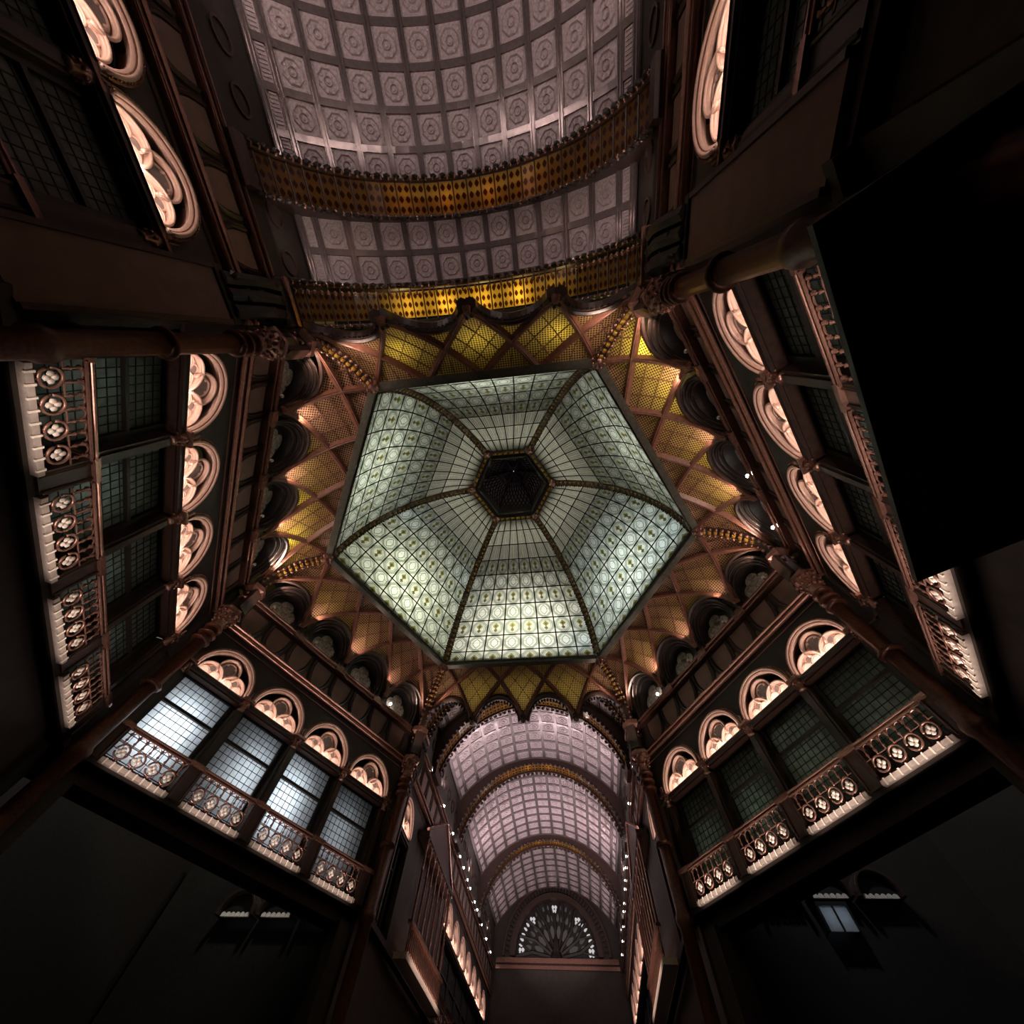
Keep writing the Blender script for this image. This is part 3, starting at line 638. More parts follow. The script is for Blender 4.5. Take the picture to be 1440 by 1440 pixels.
# cove ribs at the six corners, dome ribs, bosses
def make_cove_rib():
    o = thing('cove_rib', 'proto', 'rib')
    pts = []
    for i in range(15):
        t = i / 14; r, z = cove_prof(t); pts.append(Vector((r - 0.30 * math.cos(t * PI / 2), 0, z - 0.30 * math.sin(t * PI / 2) * 0.8)))
    MB().tube([p + Vector((0.06, 0, 0.06)) for p in pts], 0.17, 4, phase=PI / 4, up=(0, 1, 0)).build('beam', M['wood'], o)
    jm = MB().box(-0.05, 0.05, -0.055, 0.055, -0.06, 0.06).mesh('jewel', M['jewel'])
    b = MB()
    for i in range(1, 14):
        p = pts[i]; t = i / 14; c, s_ = math.cos(t * PI / 2), math.sin(t * PI / 2)
        for sd in (-1, 1): b.ball(p + Vector((-0.08 * c, 0.14 * sd, -0.08 * s_)), 0.08, 6)
        if i > 4: link('jewel', jm, o, p + Vector((-0.09 * c, 0, -0.09 * s_)), (0, R(-90 * t), 0))
    b.build('beads', M['bronze'], o, True, kind='stuff')
    c = pts[-1]
    b = MB(); b.lathe([(0.05, -0.26), (0.12, -0.22), (0.10, -0.16), (0.24, -0.10), (0.27, 0.02), (0.2, 0.15), (0.2, 0.4)], 8.06, 0, ZD - 0.22, 10)
    for k in range(8): b.ball((8.06 + 0.21 * math.cos(k * PI / 4), 0.21 * math.sin(k * PI / 4), ZD - 0.34), 0.055, 5)
    b.build('boss', M['bronze'], o, True)
    return o
def make_dome_rib():
    o = thing('dome_rib', 'proto', 'rib')
    P, T = [], []
    for i in range(25):
        a = A_TOP * i / 24; r, z = dome_prof(a); P.append(Vector((r, 0, z))); T.append(Vector((-6.0 * math.sin(a), 0, 7.05 * math.cos(a))).normalized())
    nin = [Vector((-t.z, 0, t.x)) for t in T]                          # towards the inside
    nin = [n if n.dot(Vector((-p.x, 0, 17 - p.z))) > 0 else -n for n, p in zip(nin, P)]
    for y0, y1 in ((-0.17, -0.095), (0.095, 0.17)):
        b = MB(); vs = []; fs = []
        for p, n in zip(P, nin):
            for y, d in ((y0, -0.08), (y1, -0.08), (y1, 0.16), (y0, 0.16)): vs.append(p + n * d + Vector((0, y, 0)))
        for i in range(24):
            for k in range(4): fs.append((i * 4 + k, i * 4 + (k + 1) % 4, i * 4 + 4 + (k + 1) % 4, i * 4 + 4 + k))
        b.add(vs, fs + [(0, 1, 2, 3)]); b.build('beam', M['green'], o)
    bm_ = MB().box(-0.075, 0.075, -0.10, 0.10, -0.05, 0.05).mesh('beam_block', M['green'])
    jm = MB().box(-0.095, 0.095, -0.095, 0.095, -0.025, 0.025).mesh('jewel', M['jewel'])
    b = MB(); n_ = 34
    for i in range(n_):
        a = A_TOP * (i + 0.7) / n_; r, z = dome_prof(a); t = Vector((-6.0 * math.sin(a), 0, 7.05 * math.cos(a))).normalized(); n = Vector((-t.z, 0, t.x))
        if n.dot(Vector((-r, 0, 17 - z))) < 0: n = -n
        p = Vector((r, 0, z)); link('jewel', jm, o, p + n * 0.12, (0, -math.atan2(t.z, t.x), 0)); link('beam_block', bm_, o, p + n * 0.11 + t * 0.16, (0, -math.atan2(t.z, t.x), 0))
        for sd in (-1, 1):
            b.ball(p + n * 0.19 + Vector((0, 0.16 * sd, 0)), 0.06, 5); b.ball(p + n * 0.19 + Vector((0, 0.16 * sd, 0)) + t * 0.14, 0.045, 4)
    b.build('beads', M['bronze'], o, True, kind='stuff')
    b = MB(); b.lathe([(0.04, -0.20), (0.10, -0.16), (0.16, -0.14), (0.18, -0.10), (0.25, -0.09), (0.27, -0.02), (0.2, 0.1)], RO + 0.10, 0, ZO - 0.06, 12); b.build('rosette', M['bronze'], o, True)
    return o
crib0, drib0 = make_cove_rib(), make_dome_rib(); protos[id(crib0)] = protos[id(drib0)] = False; index_children()
for a in range(0, 360, 60):
    place(crib0, (0, 0, 0), R(a), 'beaded curved rib rising from column to dome, ' + CN[a], 'beaded cove ribs')
    place(drib0, (0, 0, 0), R(a), 'dome rib with amber jewels and beads, above the ' + CN[a], 'ribs of the glass dome')

# ------------------------------------------------------------------ dome panels
NR, NC = 10, 8
ROWK = ['plant', 'shield', 'plant', 'shield', 'plant', 'shield', 'plant', 'stripe', 'stripe', 'stripe']
def dome_a(j):                                                        # equal steps of arc, bottom row a little lower
    return DA[j]
acc = [0.0]; NS = 400
for i in range(NS):
    a0, a1 = A_TOP * i / NS, A_TOP * (i + 1) / NS; p, q_ = dome_prof(a0), dome_prof(a1); acc.append(acc[-1] + math.hypot(p[0] - q_[0], p[1] - q_[1]))
DA = [0.0]
for j in range(1, NR + 1):
    tgt = acc[-1] * (j - 0.35) / (NR - 0.35); i = next((k for k in range(NS + 1) if acc[k] >= tgt - 1e-9), NS); DA.append(A_TOP * i / NS)
def dpt(s, a, off=0.0):
    r, z = dome_prof(a); return Vector((s * (r / 2 - 0.05), r * math.cos(PI / 6), z))
def make_dome_panel():
    o = thing('glass_dome_segment', 'proto', 'dome segment')
    for j in range(NR):
        a0, a1 = DA[j], DA[j + 1]; v0 = 0.35 if j == 0 else 0.0
        for c in range(NC):
            s0, s1 = -1 + 2 * c / NC, -1 + 2 * (c + 1) / NC
            q4 = [dpt(s0, a0), dpt(s1, a0), dpt(s1, a1), dpt(s0, a1)]
            n = (q4[1] - q4[0]).cross(q4[3] - q4[0]).normalized() * 0.012
            uv = [(0, v0), (1, v0), (1, 1), (0, 1)]
            b = MB(); b.add([p + n for p in q4] + [p - n for p in q4], [(0, 1, 2, 3), (7, 6, 5, 4), (0, 4, 5, 1), (1, 5, 6, 2), (2, 6, 7, 3), (3, 7, 4, 0)], uv + uv)
            b.build('pane', M['dome_' + ROWK[j]], o)
    for c in range(NC + 1):
        s = -1 + 2 * c / NC; MB().tube([dpt(s, a) for a in DA], 0.038, 4).build('glazing_bar', M['lead'], o)
    for j in range(NR + 1): MB().tube([dpt(-1, DA[j]), dpt(1, DA[j])], 0.038, 4).build('glazing_bar', M['lead'], o)
    b = MB(); y = RD * math.cos(PI / 6)
    b.box(-RD / 2 - 0.05, RD / 2 + 0.05, y - 0.10, y + 0.16, ZD - 0.24, ZD - 0.0); b.tube([(-RD / 2, y - 0.12, ZD - 0.05), (RD / 2, y - 0.12, ZD - 0.05)], 0.04, 5); b.build('base_beam', M['green'], o)
    y = RO * math.cos(PI / 6)
    b = MB(); b.box(-RO / 2, RO / 2, y - 0.05, y + 0.20, ZO - 0.10, ZO + 0.12); b.box(-RO / 2 + .1, RO / 2 - .1, y - 0.34, y - 0.24, ZO - 0.05, ZO + 0.35); b.build('oculus_beam', M['green'], o)
    jm = MB().box(-0.11, 0.11, -0.07, 0.07, -0.02, 0.02).mesh('jewel', M['jewel'])
    for i in range(6): link('jewel', jm, o, (-0.82 + i * 0.328, y + 0.04, ZO - 0.12))
    b = MB()
    for i in range(7):
        for d in (-0.06, 0.16): b.ball((-0.98 + i * 0.328, y + d, ZO - 0.13), 0.045, 5)
    b.build('beads', M['bronze'], o, True, kind='stuff')
    return o
dp0 = make_dome_panel(); protos[id(dp0)] = False; index_children()
for m, d in ((30, 'lower right, bluish, above greenish dark windows'), (90, 'bottom one above the far hall'), (150, 'lower left, above white-lit windows'), (210, 'upper left, above the upper left wall'), (270, 'top one beside the near vault'), (330, 'upper right, above the upper right wall')):
    place(dp0, (0, 0, 0), R(m - 90), 'stained glass dome segment, ' + d, 'segments of the glass dome')
# lantern above the oculus
o = thing('lantern', 'dark hexagonal lantern with leaded net above the dome opening', 'lantern', (0, 0, ZO))
LW = MB()
for k in range(6):
    a0, a1 = R(60 * k), R(60 * k + 60); p, q_ = Vector((math.cos(a0), math.sin(a0), 0)) * 2.12, Vector((math.cos(a1), math.sin(a1), 0)) * 2.12
    LW.add([p + Vector((0, 0, 0.1)), q_ + Vector((0, 0, 0.1)), q_ + Vector((0, 0, 1.1)), p + Vector((0, 0, 1.1))], [(0, 1, 2, 3)])
LW.build('drum', M['green'], o)
plight('lantern_fill', (0, 0, ZO + 0.75), 4.0, (0.85, 0.78, 0.95), 0.2)  # added fill light that lifts the dark lantern panes to grey-lilac
for k in range(6):
    b = MB(); a0, a1 = R(60 * k), R(60 * k + 60)
    rows = []
    for i in range(9):
        t = i / 8 * PI / 2; r = 2.1 * math.cos(t) + 0.02; z = 1.1 + 1.9 * math.sin(t)
        rows.append((Vector((math.cos(a0) * r, math.sin(a0) * r, z)), Vector((math.cos(a1) * r, math.sin(a1) * r, z))))
    vs = [p for rr in rows for p in rr]; b.add(vs, [(2 * i, 2 * i + 1, 2 * i + 3, 2 * i + 2) for i in range(8)]); b.build('cap_panel', M['greyglass'], o)
    b = MB()
    for g in range(-4, 9):
        for sg in (1, -1):
            pts = []
            for i in range(9):
                s = (g + sg * i * 0.55 + (0 if sg > 0 else 4)) / 4.0 * 0.5
                if 0 <= s <= 1: pts.append(rows[i][0].lerp(rows[i][1], s) * 0.985 + Vector((0, 0, 0.01)))
            if len(pts) > 1: b.tube(pts, 0.035, 4)
    b.tube([rr[0] * 0.98 for rr in rows], 0.07, 4)
    b.build('cap_net', M['black'], o)

# ------------------------------------------------------------------ barrel vaults of the two arms
RV, ZV = 6.5, 11.5
PC = 0.985
def panel_mesh(name, w_, l_, ladder=False):
    b = MB(); h = 0.055
    b.box(-w_ / 2, w_ / 2, -l_ / 2, l_ / 2, 0.0, 0.02)
    if not ladder:
        for n, r0, r1, ph in ((8, 0.27, 0.32, PI / 8), (12, 0.10, 0.125, 0)):
            vs = []
            for k in range(n):
                a = 2 * PI * k / n + ph
                for r, z in ((r0, 0.0), (0.5 * (r0 + r1), -h), (r1, 0.0)): vs.append((r * math.cos(a), r * math.sin(a), z))
            b.add(vs, [(k * 3 + c, k * 3 + c + 1, ((k + 1) % n) * 3 + c + 1, ((k + 1) % n) * 3 + c) for k in range(n) for c in (0, 1)])
        for k in range(8): a = k * PI / 4; b.ball((0.20 * math.cos(a), 0.20 * math.sin(a), 0), 0.055, 5, (1, 1, 0.5))
        b.ball((0, 0, 0), 0.06, 6, (1, 1, 0.6))
        for sx in (-1, 1):
            for sy in (-1, 1): b.ball((0.33 * sx, 0.33 * sy, 0), 0.05, 4, (1, 1, 0.4))
    else:
        for k in range(9): y = -l_ / 2 + l_ * (k + 0.5) / 9; b.box(-w_ * 0.35, w_ * 0.35, y - 0.022, y + 0.022, -0.03, 0)
    return b.mesh(name, M['vault'])
pm, em = panel_mesh('glass_panel', PC - 0.17, PC - 0.17), panel_mesh('glass_panel', 0.30, PC - 0.17, True)
def vault_bay(y0, y1, rows, label):
    o = thing('glass_vault', label, 'vault', (0, (y0 + y1) / 2, ZV), 0, 'bays of the glass barrel vaults')
    L = y1 - y0; st = L / rows
    for r in range(rows):
        y = -L / 2 + st * (r + 0.5)
        for c in range(-6, 7):
            al = c * PC / RV if abs(c) < 6 else math.copysign((5.5 * PC + 0.245) / RV, c)
            link('glass_panel', pm if abs(c) < 6 else em, o, (RV * math.sin(al), y, RV * math.cos(al)), (0, al, 0))
    mb_ = MB().box(-0.095, 0.095, -L / 2, L / 2, -0.06, 0.03).box(-0.07, -0.035, -L / 2, L / 2, -0.10, -0.06).box(0.035, 0.07, -L / 2, L / 2, -0.10, -0.06).mesh('long_bar', M['mullion'])
    for c in range(-6, 8):
        al = (c - 0.5) * PC / RV if -6 < c < 7 else math.copysign((5.5 * PC + 0.5) / RV, c)
        link('long_bar', mb_, o, (RV * math.sin(al), 0, RV * math.cos(al)), (0, al, 0))
    b = MB(); vs = []; n = 26; AM = (5.5 * PC + 0.5) / RV
    for i in range(n + 1):
        a = -AM + 2 * AM * i / n
        for y, d in ((-0.09, 0.02), (0.09, 0.02), (0.09, -0.055), (-0.09, -0.055)): vs.append(((RV + d) * math.sin(a), y, (RV + d) * math.cos(a)))
    fs = [(i * 4 + k, i * 4 + (k + 1) % 4, i * 4 + 4 + (k + 1) % 4, i * 4 + 4 + k) for i in range(n) for k in range(4)]
    cm = b.add(vs, fs).mesh('cross_bar', M['mullion'])
    for r in range(rows + 1): link('cross_bar', cm, o, (0, -L / 2 + st * r, 0))
    return o
vault_bay(-12.26, -10.24, 2, 'two-row mauve glass vault bay between ribs, beside the amber band, top of photo')
vault_bay(-22.0, -13.12, 9, 'large mauve glass vault bay overhead, farthest from dome, top of photo')
vault_bay(10.20, 12.14, 2, 'two-row mauve glass vault bay behind the scalloped arches of the far hall')
vault_bay(13.26, 18.98, 6, 'mauve glass vault bay of the far hall, first large one beyond the scalloped arches')
vault_bay(20.10, 28.96, 9, 'mauve glass vault bay of the far hall, middle one, right edge brightly lit')
vault_bay(30.08, 38.0, 8, 'mauve glass vault bay of the far hall, last before the fan window')
# amber-tiled ribs
RB, ZRB = 5.28, 12.42
def make_rib(wd, ntile, double=False):
    o = thing('vault_rib', 'proto', 'rib')
    A0, A1 = 11.5, 168.5; n = 44
    for sd in (-1, 1):
        b = MB(); vs = []
        for i in range(n + 1):
            a = R(A0 + (A1 - A0) * i / n); x = RB * math.cos(a); z = RB * math.sin(a)
            xo = max(-5.3, min(5.3, x * 1.28)); zo = math.sqrt(max(0.1, (RV + 0.05) ** 2 - xo * xo)) + ZV - ZRB if abs(xo) < 5.29 else z + 0.4
            zo = max(zo, z + 0.25)
            for yy in (sd * wd / 2, sd * (wd / 2 - 0.10)):
                vs += [(x, yy, z), (xo, yy, zo)]
        fs = []
        for i in range(n):
            p, q_ = i * 4, i * 4 + 4
            fs += [(p, p + 1, q_ + 1, q_), (p + 2, q_ + 2, q_ + 3, p + 3), (p, q_, q_ + 2, p + 2)]
        b.add(vs, fs)
        b.tube([((RB - 0.02) * math.cos(R(A0 + (A1 - A0) * i / n)), sd * (wd / 2 - 0.05), (RB - 0.02) * math.sin(R(A0 + (A1 - A0) * i / n))) for i in range(n + 1)], 0.05, 5)
        b.build('side_plate', M['wood'], o)
        rowsb = [wd / 2 - 0.02] + ([wd / 2 - 0.26] if double and sd < 0 else [])
        b = MB()
        for off in rowsb:
            nb = 58
            for i in range(nb):
                a = R(A0 + (A1 - A0) * (i + 0.5) / nb); rr = RB - 0.07
                for dy in (-0.035, 0.035): b.ball((rr * math.cos(a), sd * off + dy, rr * math.sin(a)), 0.055, 5)
                b.ball(((rr - 0.04) * math.cos(a), sd * off, (rr - 0.04) * math.sin(a)), 0.04, 5)
        b.build('beads', M['bronze'], o, True, kind='stuff')
    b = MB()
    for sd in (-1, 1):
        for i in range(46):
            a = R(A0 + (A1 - A0) * (i + 0.5) / 46); rr = RB - 0.10; b.ball((rr * math.cos(a), sd * (wd / 2 + 0.02), rr * math.sin(a)), 0.125, 5, (1, 0.5, 1))
    b.build('fringe_teeth', M['black'], o, kind='stuff')
    tw = R(A1 - A0) * RB / ntile
    b = MB(); x = tw / 2 - 0.02; y = wd / 2 - (0.12 if not double else 0.2)
    b.add([(-x, -y, 0), (x, -y, 0), (x, y, 0), (-x, y, 0), (-x, -y, 0.03), (x, -y, 0.03), (x, y, 0.03), (-x, y, 0.03)], [(0, 1, 2, 3), (7, 6, 5, 4), (0, 4, 5, 1), (1, 5, 6, 2), (2, 6, 7, 3), (3, 7, 4, 0)], [(0, 0), (1, 0), (1, 1), (0, 1)] * 2)
    tm = b.mesh('amber_tile', M['amber'])
    for i in range(ntile):
        a = R(A0) + R(A1 - A0) * (i + 0.5) / ntile; link('amber_tile', tm, o, ((RB + 0.05) * math.cos(a), 0, (RB + 0.05) * math.sin(a)), (0, PI / 2 - a, 0))
    b = MB()
    for i in range(ntile + 1):
        a = R(A0) + R(A1 - A0) * i / ntile; r = RB + 0.04
        b.tube([(r * math.cos(a), -wd / 2 + 0.1, r * math.sin(a)), (r * math.cos(a), wd / 2 - 0.1, r * math.sin(a))], 0.022, 4)
    b.build('tile_bars', M['wood'], o)
    for sx in (-1, 1): MB().box(*sorted((sx * 4.95, sx * 5.15)), -wd / 2, wd / 2, 0.70, 1.10).build('impost', M['wood'], o)
    return o
ribw, ribn = make_rib(1.25, 34, True), make_rib(1.1, 30); protos[id(ribw)] = protos[id(ribn)] = False; index_children()
G = 'amber tiled ribs of the vaults'
place(ribw, (0, -9.56, ZRB), 0, 'wide amber tiled rib with double bead row, near vault edge beside the dome', G)
place(ribn, (0, -12.70, ZRB), 0, 'orange-brown tiled rib between the two near vault bays, top of photo', G)
place(ribw, (0, 9.56, ZRB), PI, 'tiled rib just behind the scalloped arches of the far hall', G)
place(ribn, (0, 12.70, ZRB), 0, 'fringed tiled rib of the far hall, partly hidden by the scalloped arches', G)
place(ribn, (0, 19.54, ZRB), 0, 'tiled rib of the far hall, crossing between two large glass bays', G)
place(ribn, (0, 29.52, ZRB), 0, 'tiled rib of the far hall, nearest to the fan window', G)
# light on the vaults
for s in (-1, 1):
    alight('cornice_lamp', (4.2 * s, -11.3, 13.3), (-0.62 * s, 0, 1), 0.1, 1.6, 30, (1, 0.80, 0.76))
    alight('cornice_lamp', (4.2 * s, -17.0, 13.3), (-0.62 * s, 0, 1), 0.1, 7.0, 135, (1, 0.80, 0.76))
    alight('cornice_lamp', (4.2 * s, 14.7, 13.3), (-0.62 * s, 0, 1), 0.1, 8.0, 420, (1, 0.85, 0.88))
    alight('cornice_lamp', (4.2 * s, 24.6, 13.3), (-0.62 * s, 0, 1), 0.1, 8.0, 560, (1, 0.85, 0.90))
    alight('cornice_lamp', (4.2 * s, 34.0, 13.3), (-0.62 * s, 0, 1), 0.1, 7.0, 130, (1, 0.85, 0.86))
alight('roof_lamp', (6.8, 25.5, 17.4), (-0.9, 0, -0.7), 1.0, 6.0, 900, (1, 0.88, 0.95))
for x in (-2.9, -1.4, 0.1, 1.6, 3.1):
    plight('rib_lamp', (x, -9.5, 18.25 - abs(x) * 0.25), 62 if x < 2.5 else 20, (1, 0.78, 0.30), 0.35)
for x in (-2.4, -0.8, 0.8, 2.4):
    plight('rib_lamp', (x, -12.7, 18.15 - 0.15 * abs(x)), 6, (1, 0.45, 0.18), 0.3)
    for y in (19.54, 29.52): plight('rib_lamp', (x, y, 18.15 - 0.15 * abs(x)), 10, (1, 0.58, 0.30), 0.3)

# ------------------------------------------------------------------ arm walls
def arm_wall(name, side, y0, y1, bays, label):
    F = FR_ARM[side]; sg = 1 if side == 'right' else -1
    ua, ub = sorted((sg * y0, sg * y1)); b = MB(); cs = sorted(sg * y for y in bays); prev = ua
    for c in cs:
        b.box(prev, c - PITCH / 2, -0.45, -0.22, 6.9, ZB) if c - PITCH / 2 > prev + 0.01 else None
        b.spandrel(c, PITCH / 2, 1.08, 10.10, ZB, -0.45, -0.22); prev = c + PITCH / 2
    if ub > prev + 0.01: b.box(prev, ub, -0.45, -0.22, 6.9, ZB)
    b.box(ua, ub, -0.60, -0.22, ZB, ZA); b.box(ua, ub, -0.50, -0.12, ZA, 16.3)
    b.box(ua, ub, -1.35, -1.2, 0, ZB); b.box(ua, ub, -1.2, -0.1, 6.86, 7.02); b.box(ua, ub, -1.2, -0.35, 0, 6.86)
    o = b.build(name, M['wall']); o.location = F[0]; o.rotation_euler = (0, 0, F[1]); tag(o, label, kind='structure')
    n = int((ub - ua) / 1.16)
    for i in range(n):
        u = ua + (ub - ua) * (i + 0.5) / n
        link('shield_panel', sh_mesh, o, (u, 0.08, 0)); link('shield_frame', fr_mesh, o, (u, 0.08, 0))
        q4 = MB().ring(0, 14.4, 0.28, 0.34, -0.12, -0.06, 0, 360, 14) if i == 0 else None
        if q4: arm_wall.qm = q4.mesh('roundel', M['wood'])
        link('roundel', arm_wall.qm, o, (u, 0, 0))
    for nm, z in (('upper', ZA), ('lower', ZB)):
        t = MB(); t.box(ua, ub, -0.25, -0.05, z - 0.14, z + 0.10); t.tube([(ua, 0.0, z + 0.05), (ub, 0.0, z + 0.05)], 0.045, 6); t.tube([(ua, -0.05, z - 0.1), (ub, -0.05, z - 0.1)], 0.03, 6)
        if nm == 'lower': t.tube([(ua, -0.17, z - 0.3), (ub, -0.17, z - 0.3)], 0.022, 4)
        x = t.build('trim_%d' % (len([x for x in D.objects if x.name.startswith('trim_')]) + 1), M['bronze'])
        x.location = F[0]; x.rotation_euler = (0, 0, F[1]); tag(x, nm + ' bronze moulding, ' + label, kind='structure')
    return F
near_b = [-11.55, -13.88, -16.21, -18.54]
far_b = [10.75 + 0.0] + [21.2 + i * 2.3 for i in range(7)]
for side in ('left', 'right'):
    F = arm_wall('wall_near_' + side, side, -8.95, -22, near_b, 'dark %s side wall under the near vault' % side)
    sg = 1 if side == 'right' else -1
    for i, y in enumerate(near_b):
        place(win_dark, onwall(F, sg * y, 0.12, 0.14), F[1], 'dark window under rose lunette, %s from the hexagon, %s wall of near vault' % (ORD[i], side), 'arched windows of the near vault')
        place(bal0, onwall(F, sg * y), F[1], 'bronze balustrade, %s from the hexagon, %s wall of near vault' % (ORD[i], side), 'balustrades of the near vault')
        alight('lunette_lamp', onwall(F, sg * y, -0.02, 10.20), wdir(F, 0, -0.36, 1), 1.5, 0.04, 10.0, PINK)
        place(pil0, onwall(F, sg * (y + PITCH / 2)), F[1], 'dark pilaster, %s from the hexagon, %s wall of near vault' % (ORD[i], side), 'pilasters of the near vault')
    # pier between hexagon corner and first bay
    for fn, y0, y1 in (('near', -8.98, -10.1), ('far', 8.98, 9.75)):
        o = thing('pier', 'smooth brown plaster pier, %s wall, at the mouth of the %s vault' % (side, fn), 'pier', onwall(F, 0), F[1], 'plaster piers at the vault mouths')
        u0, u1 = sorted((sg * y0, sg * y1)); uc = (u0 + u1) / 2
        MB().box(u0, u1, -0.3, 0.0, 7.0, 11.0).build('panel', M['brown'], o)
        MB().box(u0 - 0.04, u0 + 0.05, -0.3, 0.05, 7.0, 11.0).box(u1 - 0.05, u1 + 0.04, -0.3, 0.05, 7.0, 11.0).build('edge_moulding', M['wood'], o)
        b = MB(); b.box(u0 - 0.05, u1 + 0.05, -0.3, 0.06, 10.95, 11.15)
        hwb = (u1 - u0) / 2
        for k in range(-1, 2):
            cx = uc + k * hwb * 0.6
            b.tube([(cx, 0.02 + 0.16 * math.sin(j / 10 * PI) ** 2 + 0.022 * j, 11.1 + j * 0.17) for j in range(11)], [hwb * 0.30 - 0.003 * j for j in range(11)], 7)
            b.tube([(cx, 0.22 + 0.12 * math.cos(t * 0.7), 12.6 + 0.14 * math.sin(t * 0.7)) for t in range(9)], 0.06, 5)
        for k in range(6): b.ball((uc + hwb * 0.7 * math.cos(k * 1.7), 0.20, 11.3 + 0.2 * k), 0.12, 6)
        b.box(u0, u1, -0.2, 0.28, 12.85, 13.05); b.build('scroll_bracket', M['black'], o)
        MB().box(u0 - 0.05, u1 + 0.05, -0.2, 0.36, 13.05, 13.2).build('bracket_cap', M['bronze'], o)
    F = arm_wall('wall_far_' + side, side, 8.95, 38.2, far_b, 'dark %s side wall of the far hall' % side)
    for i, y in enumerate(far_b):
        place(win_dark, onwall(F, sg * y), F[1], 'dark window under rose lunette, %s beyond the hexagon, %s wall of far hall' % (ORD[i], side), 'arched windows of the far hall')
        lunette_light(F, sg * y, 10.0)
        if i: place(bal0, onwall(F, sg * y), F[1], 'bronze balustrade, %s beyond the hexagon, %s wall of far hall' % (ORD[i], side), 'balustrades of the far hall')
    # loggia with slender columns and gable
    o = thing('loggia', 'projecting loggia with slender dark columns and gable, %s wall of far hall' % side, 'loggia', onwall(F, sg * 16.0), F[1], 'loggias of the far hall')
    for k in range(8):
        u = -2.9 + k * 0.83; b = MB(); b.lathe([(0.09, 7.9), (0.06, 8.05), (0.055, 9.6), (0.09, 9.65), (0.055, 9.7), (0.05, 10.5), (0.10, 10.75)], u, 0.25, 0, 8); b.build('column', M['bronze'], o, True)
    b = MB()
    for k in range(24): b.lathe([(0.03, 7.1), (0.05, 7.3), (0.025, 7.5), (0.04, 7.7), (0.03, 7.85)], -3.1 + k * 0.27, 0.30, 0, 5)
    b.build('balusters', M['bronze'], o, True, kind='stuff')
    MB().box(-3.3, 3.3, -0.2, 0.42, 6.9, 7.08).build('slab', M['stone'], o); MB().box(-3.3, 3.3, 0.2, 0.4, 7.85, 7.95).build('handrail', M['bronze'], o)
    MB().box(-3.2, 3.2, -0.2, 0.35, 10.75, 10.95).build('entablature', M['wood'], o)
    for k in range(7):
        MB().ring(-2.9 + 0.415 + k * 0.83, 10.35, 0.33, 0.41, 0.15, 0.30, 0, 180, 10).build('arch', M['bronze'], o)
    g = MB(); g.prism([(-3.2, 10.95), (3.2, 10.95), (0, 12.6)], 0.0, 0.2); g.build('gable', M['wood'], o)
    MB().tube([(-3.25, 0.25, 10.98), (0, 0.25, 12.7), (3.25, 0.25, 10.98)], 0.07, 5).build('gable_moulding', M['bronze'], o)
    alight('loggia_lamp', onwall(F, sg * 16.0, 0.9, 6.9), wdir(F, 0, -0.6, 1), 5.5, 0.08, 22, PINK, 140)
    ys = [12.3, 15.6, 18.5, 21.2, 22.6, 24.2, 25.4, 27.4, 28.6, 31.0, 33.5, 36.0]
    for i, y in enumerate(ys):
        place(lamp_on, onwall(F, sg * y, -0.04, ZA + 0.115), F[1], 'glowing globe lamp, %s from the hexagon, on the %s cornice of the far hall' % (NTH[i], side), 'glowing lamps of the far hall cornices')
# end wall with the fan window
b = MB(); b.spandrel(0, 5.6, 3.75, 14.0, 19.5, 0, 0.4, 30); b.box(-5.6, 5.6, 0, 0.4, 0, 13.45); b.box(-5.6, -3.75, 0, 0.4, 13.45, 14.0); b.box(3.75, 5.6, 0, 0.4, 13.45, 14.0)
o = b.build('wall_end', M['wall']); o.location = (0, 38.2, 0); tag(o, 'dark end wall of the far hall', kind='structure')
FANY, FANZ = 38.45, 13.75
o = thing('fan_window', 'half-round fan window with backlit tracery closing the far hall', 'window', (0, FANY, FANZ))
MB().disc(0, 0, 3.8, 0.15, 0.25, 0, 180, 30).build('tracery_plate', M['black'], o)
b = MB(); b.ring(0, 0, 3.45, 3.85, -0.5, 0.1, 0, 180, 30); b.ring(0, 0, 4.3, 4.5, -0.45, -0.2, 0, 180, 30)
for k in range(44): a = R(4 + k * 4); b.tube([(4.0 * math.cos(a), -0.3, 4.0 * math.sin(a)), (4.3 * math.cos(a), -0.3, 4.3 * math.sin(a))], 0.06, 4)
b.build('arch_moulding', M['wood'], o)
for k in range(9):
    a = R(10 + 20 * k); b = MB(); b.tube([(0.5 * math.cos(a), 0.10, 0.5 * math.sin(a)), (2.0 * math.cos(a), 0.10, 2.0 * math.sin(a)), (3.4 * math.cos(a + 0.14), 0.1, 3.4 * math.sin(a + 0.14))], 0.13, 5); b.tube([(2.2 * math.cos(a), 0.10, 2.2 * math.sin(a)), (3.4 * math.cos(a - 0.12), 0.1, 3.4 * math.sin(a - 0.12))], 0.07, 5)
    b.build('mullion', M['black'], o)
def petal(cx, cz, l, wd, a, mat, nm):
    pts = []
    for i in range(10):
        t = 2 * PI * i / 10; x, z = l * math.cos(t), wd * math.sin(t) * (1 - 0.35 * math.cos(t)); pts.append((cx + x * math.cos(a) - z * math.sin(a), cz + x * math.sin(a) + z * math.cos(a)))
    MB().prism(pts, 0.12, 0.145).build(nm, mat, o)
for k in range(8):
    a = R(20 + 20 * k); petal(1.55 * math.cos(a), 1.55 * math.sin(a), 0.40, 0.20 - 0.02 * (k % 2), a, M['dimpane'], 'petal_pane')
    for s in (-1, 1): petal(2.45 * math.cos(a + 0.085 * s), 2.45 * math.sin(a + 0.085 * s), 0.27, 0.12, a + 0.2 * s, M['dimpane'], 'petal_pane')
b = MB(); b.lathe([(0.55, -0.1), (0.34, 0.3), (0.26, 0.9), (0.12, 1.3)], 0, 0.05, 0, 8); b.build('trunk', M['black'], o)
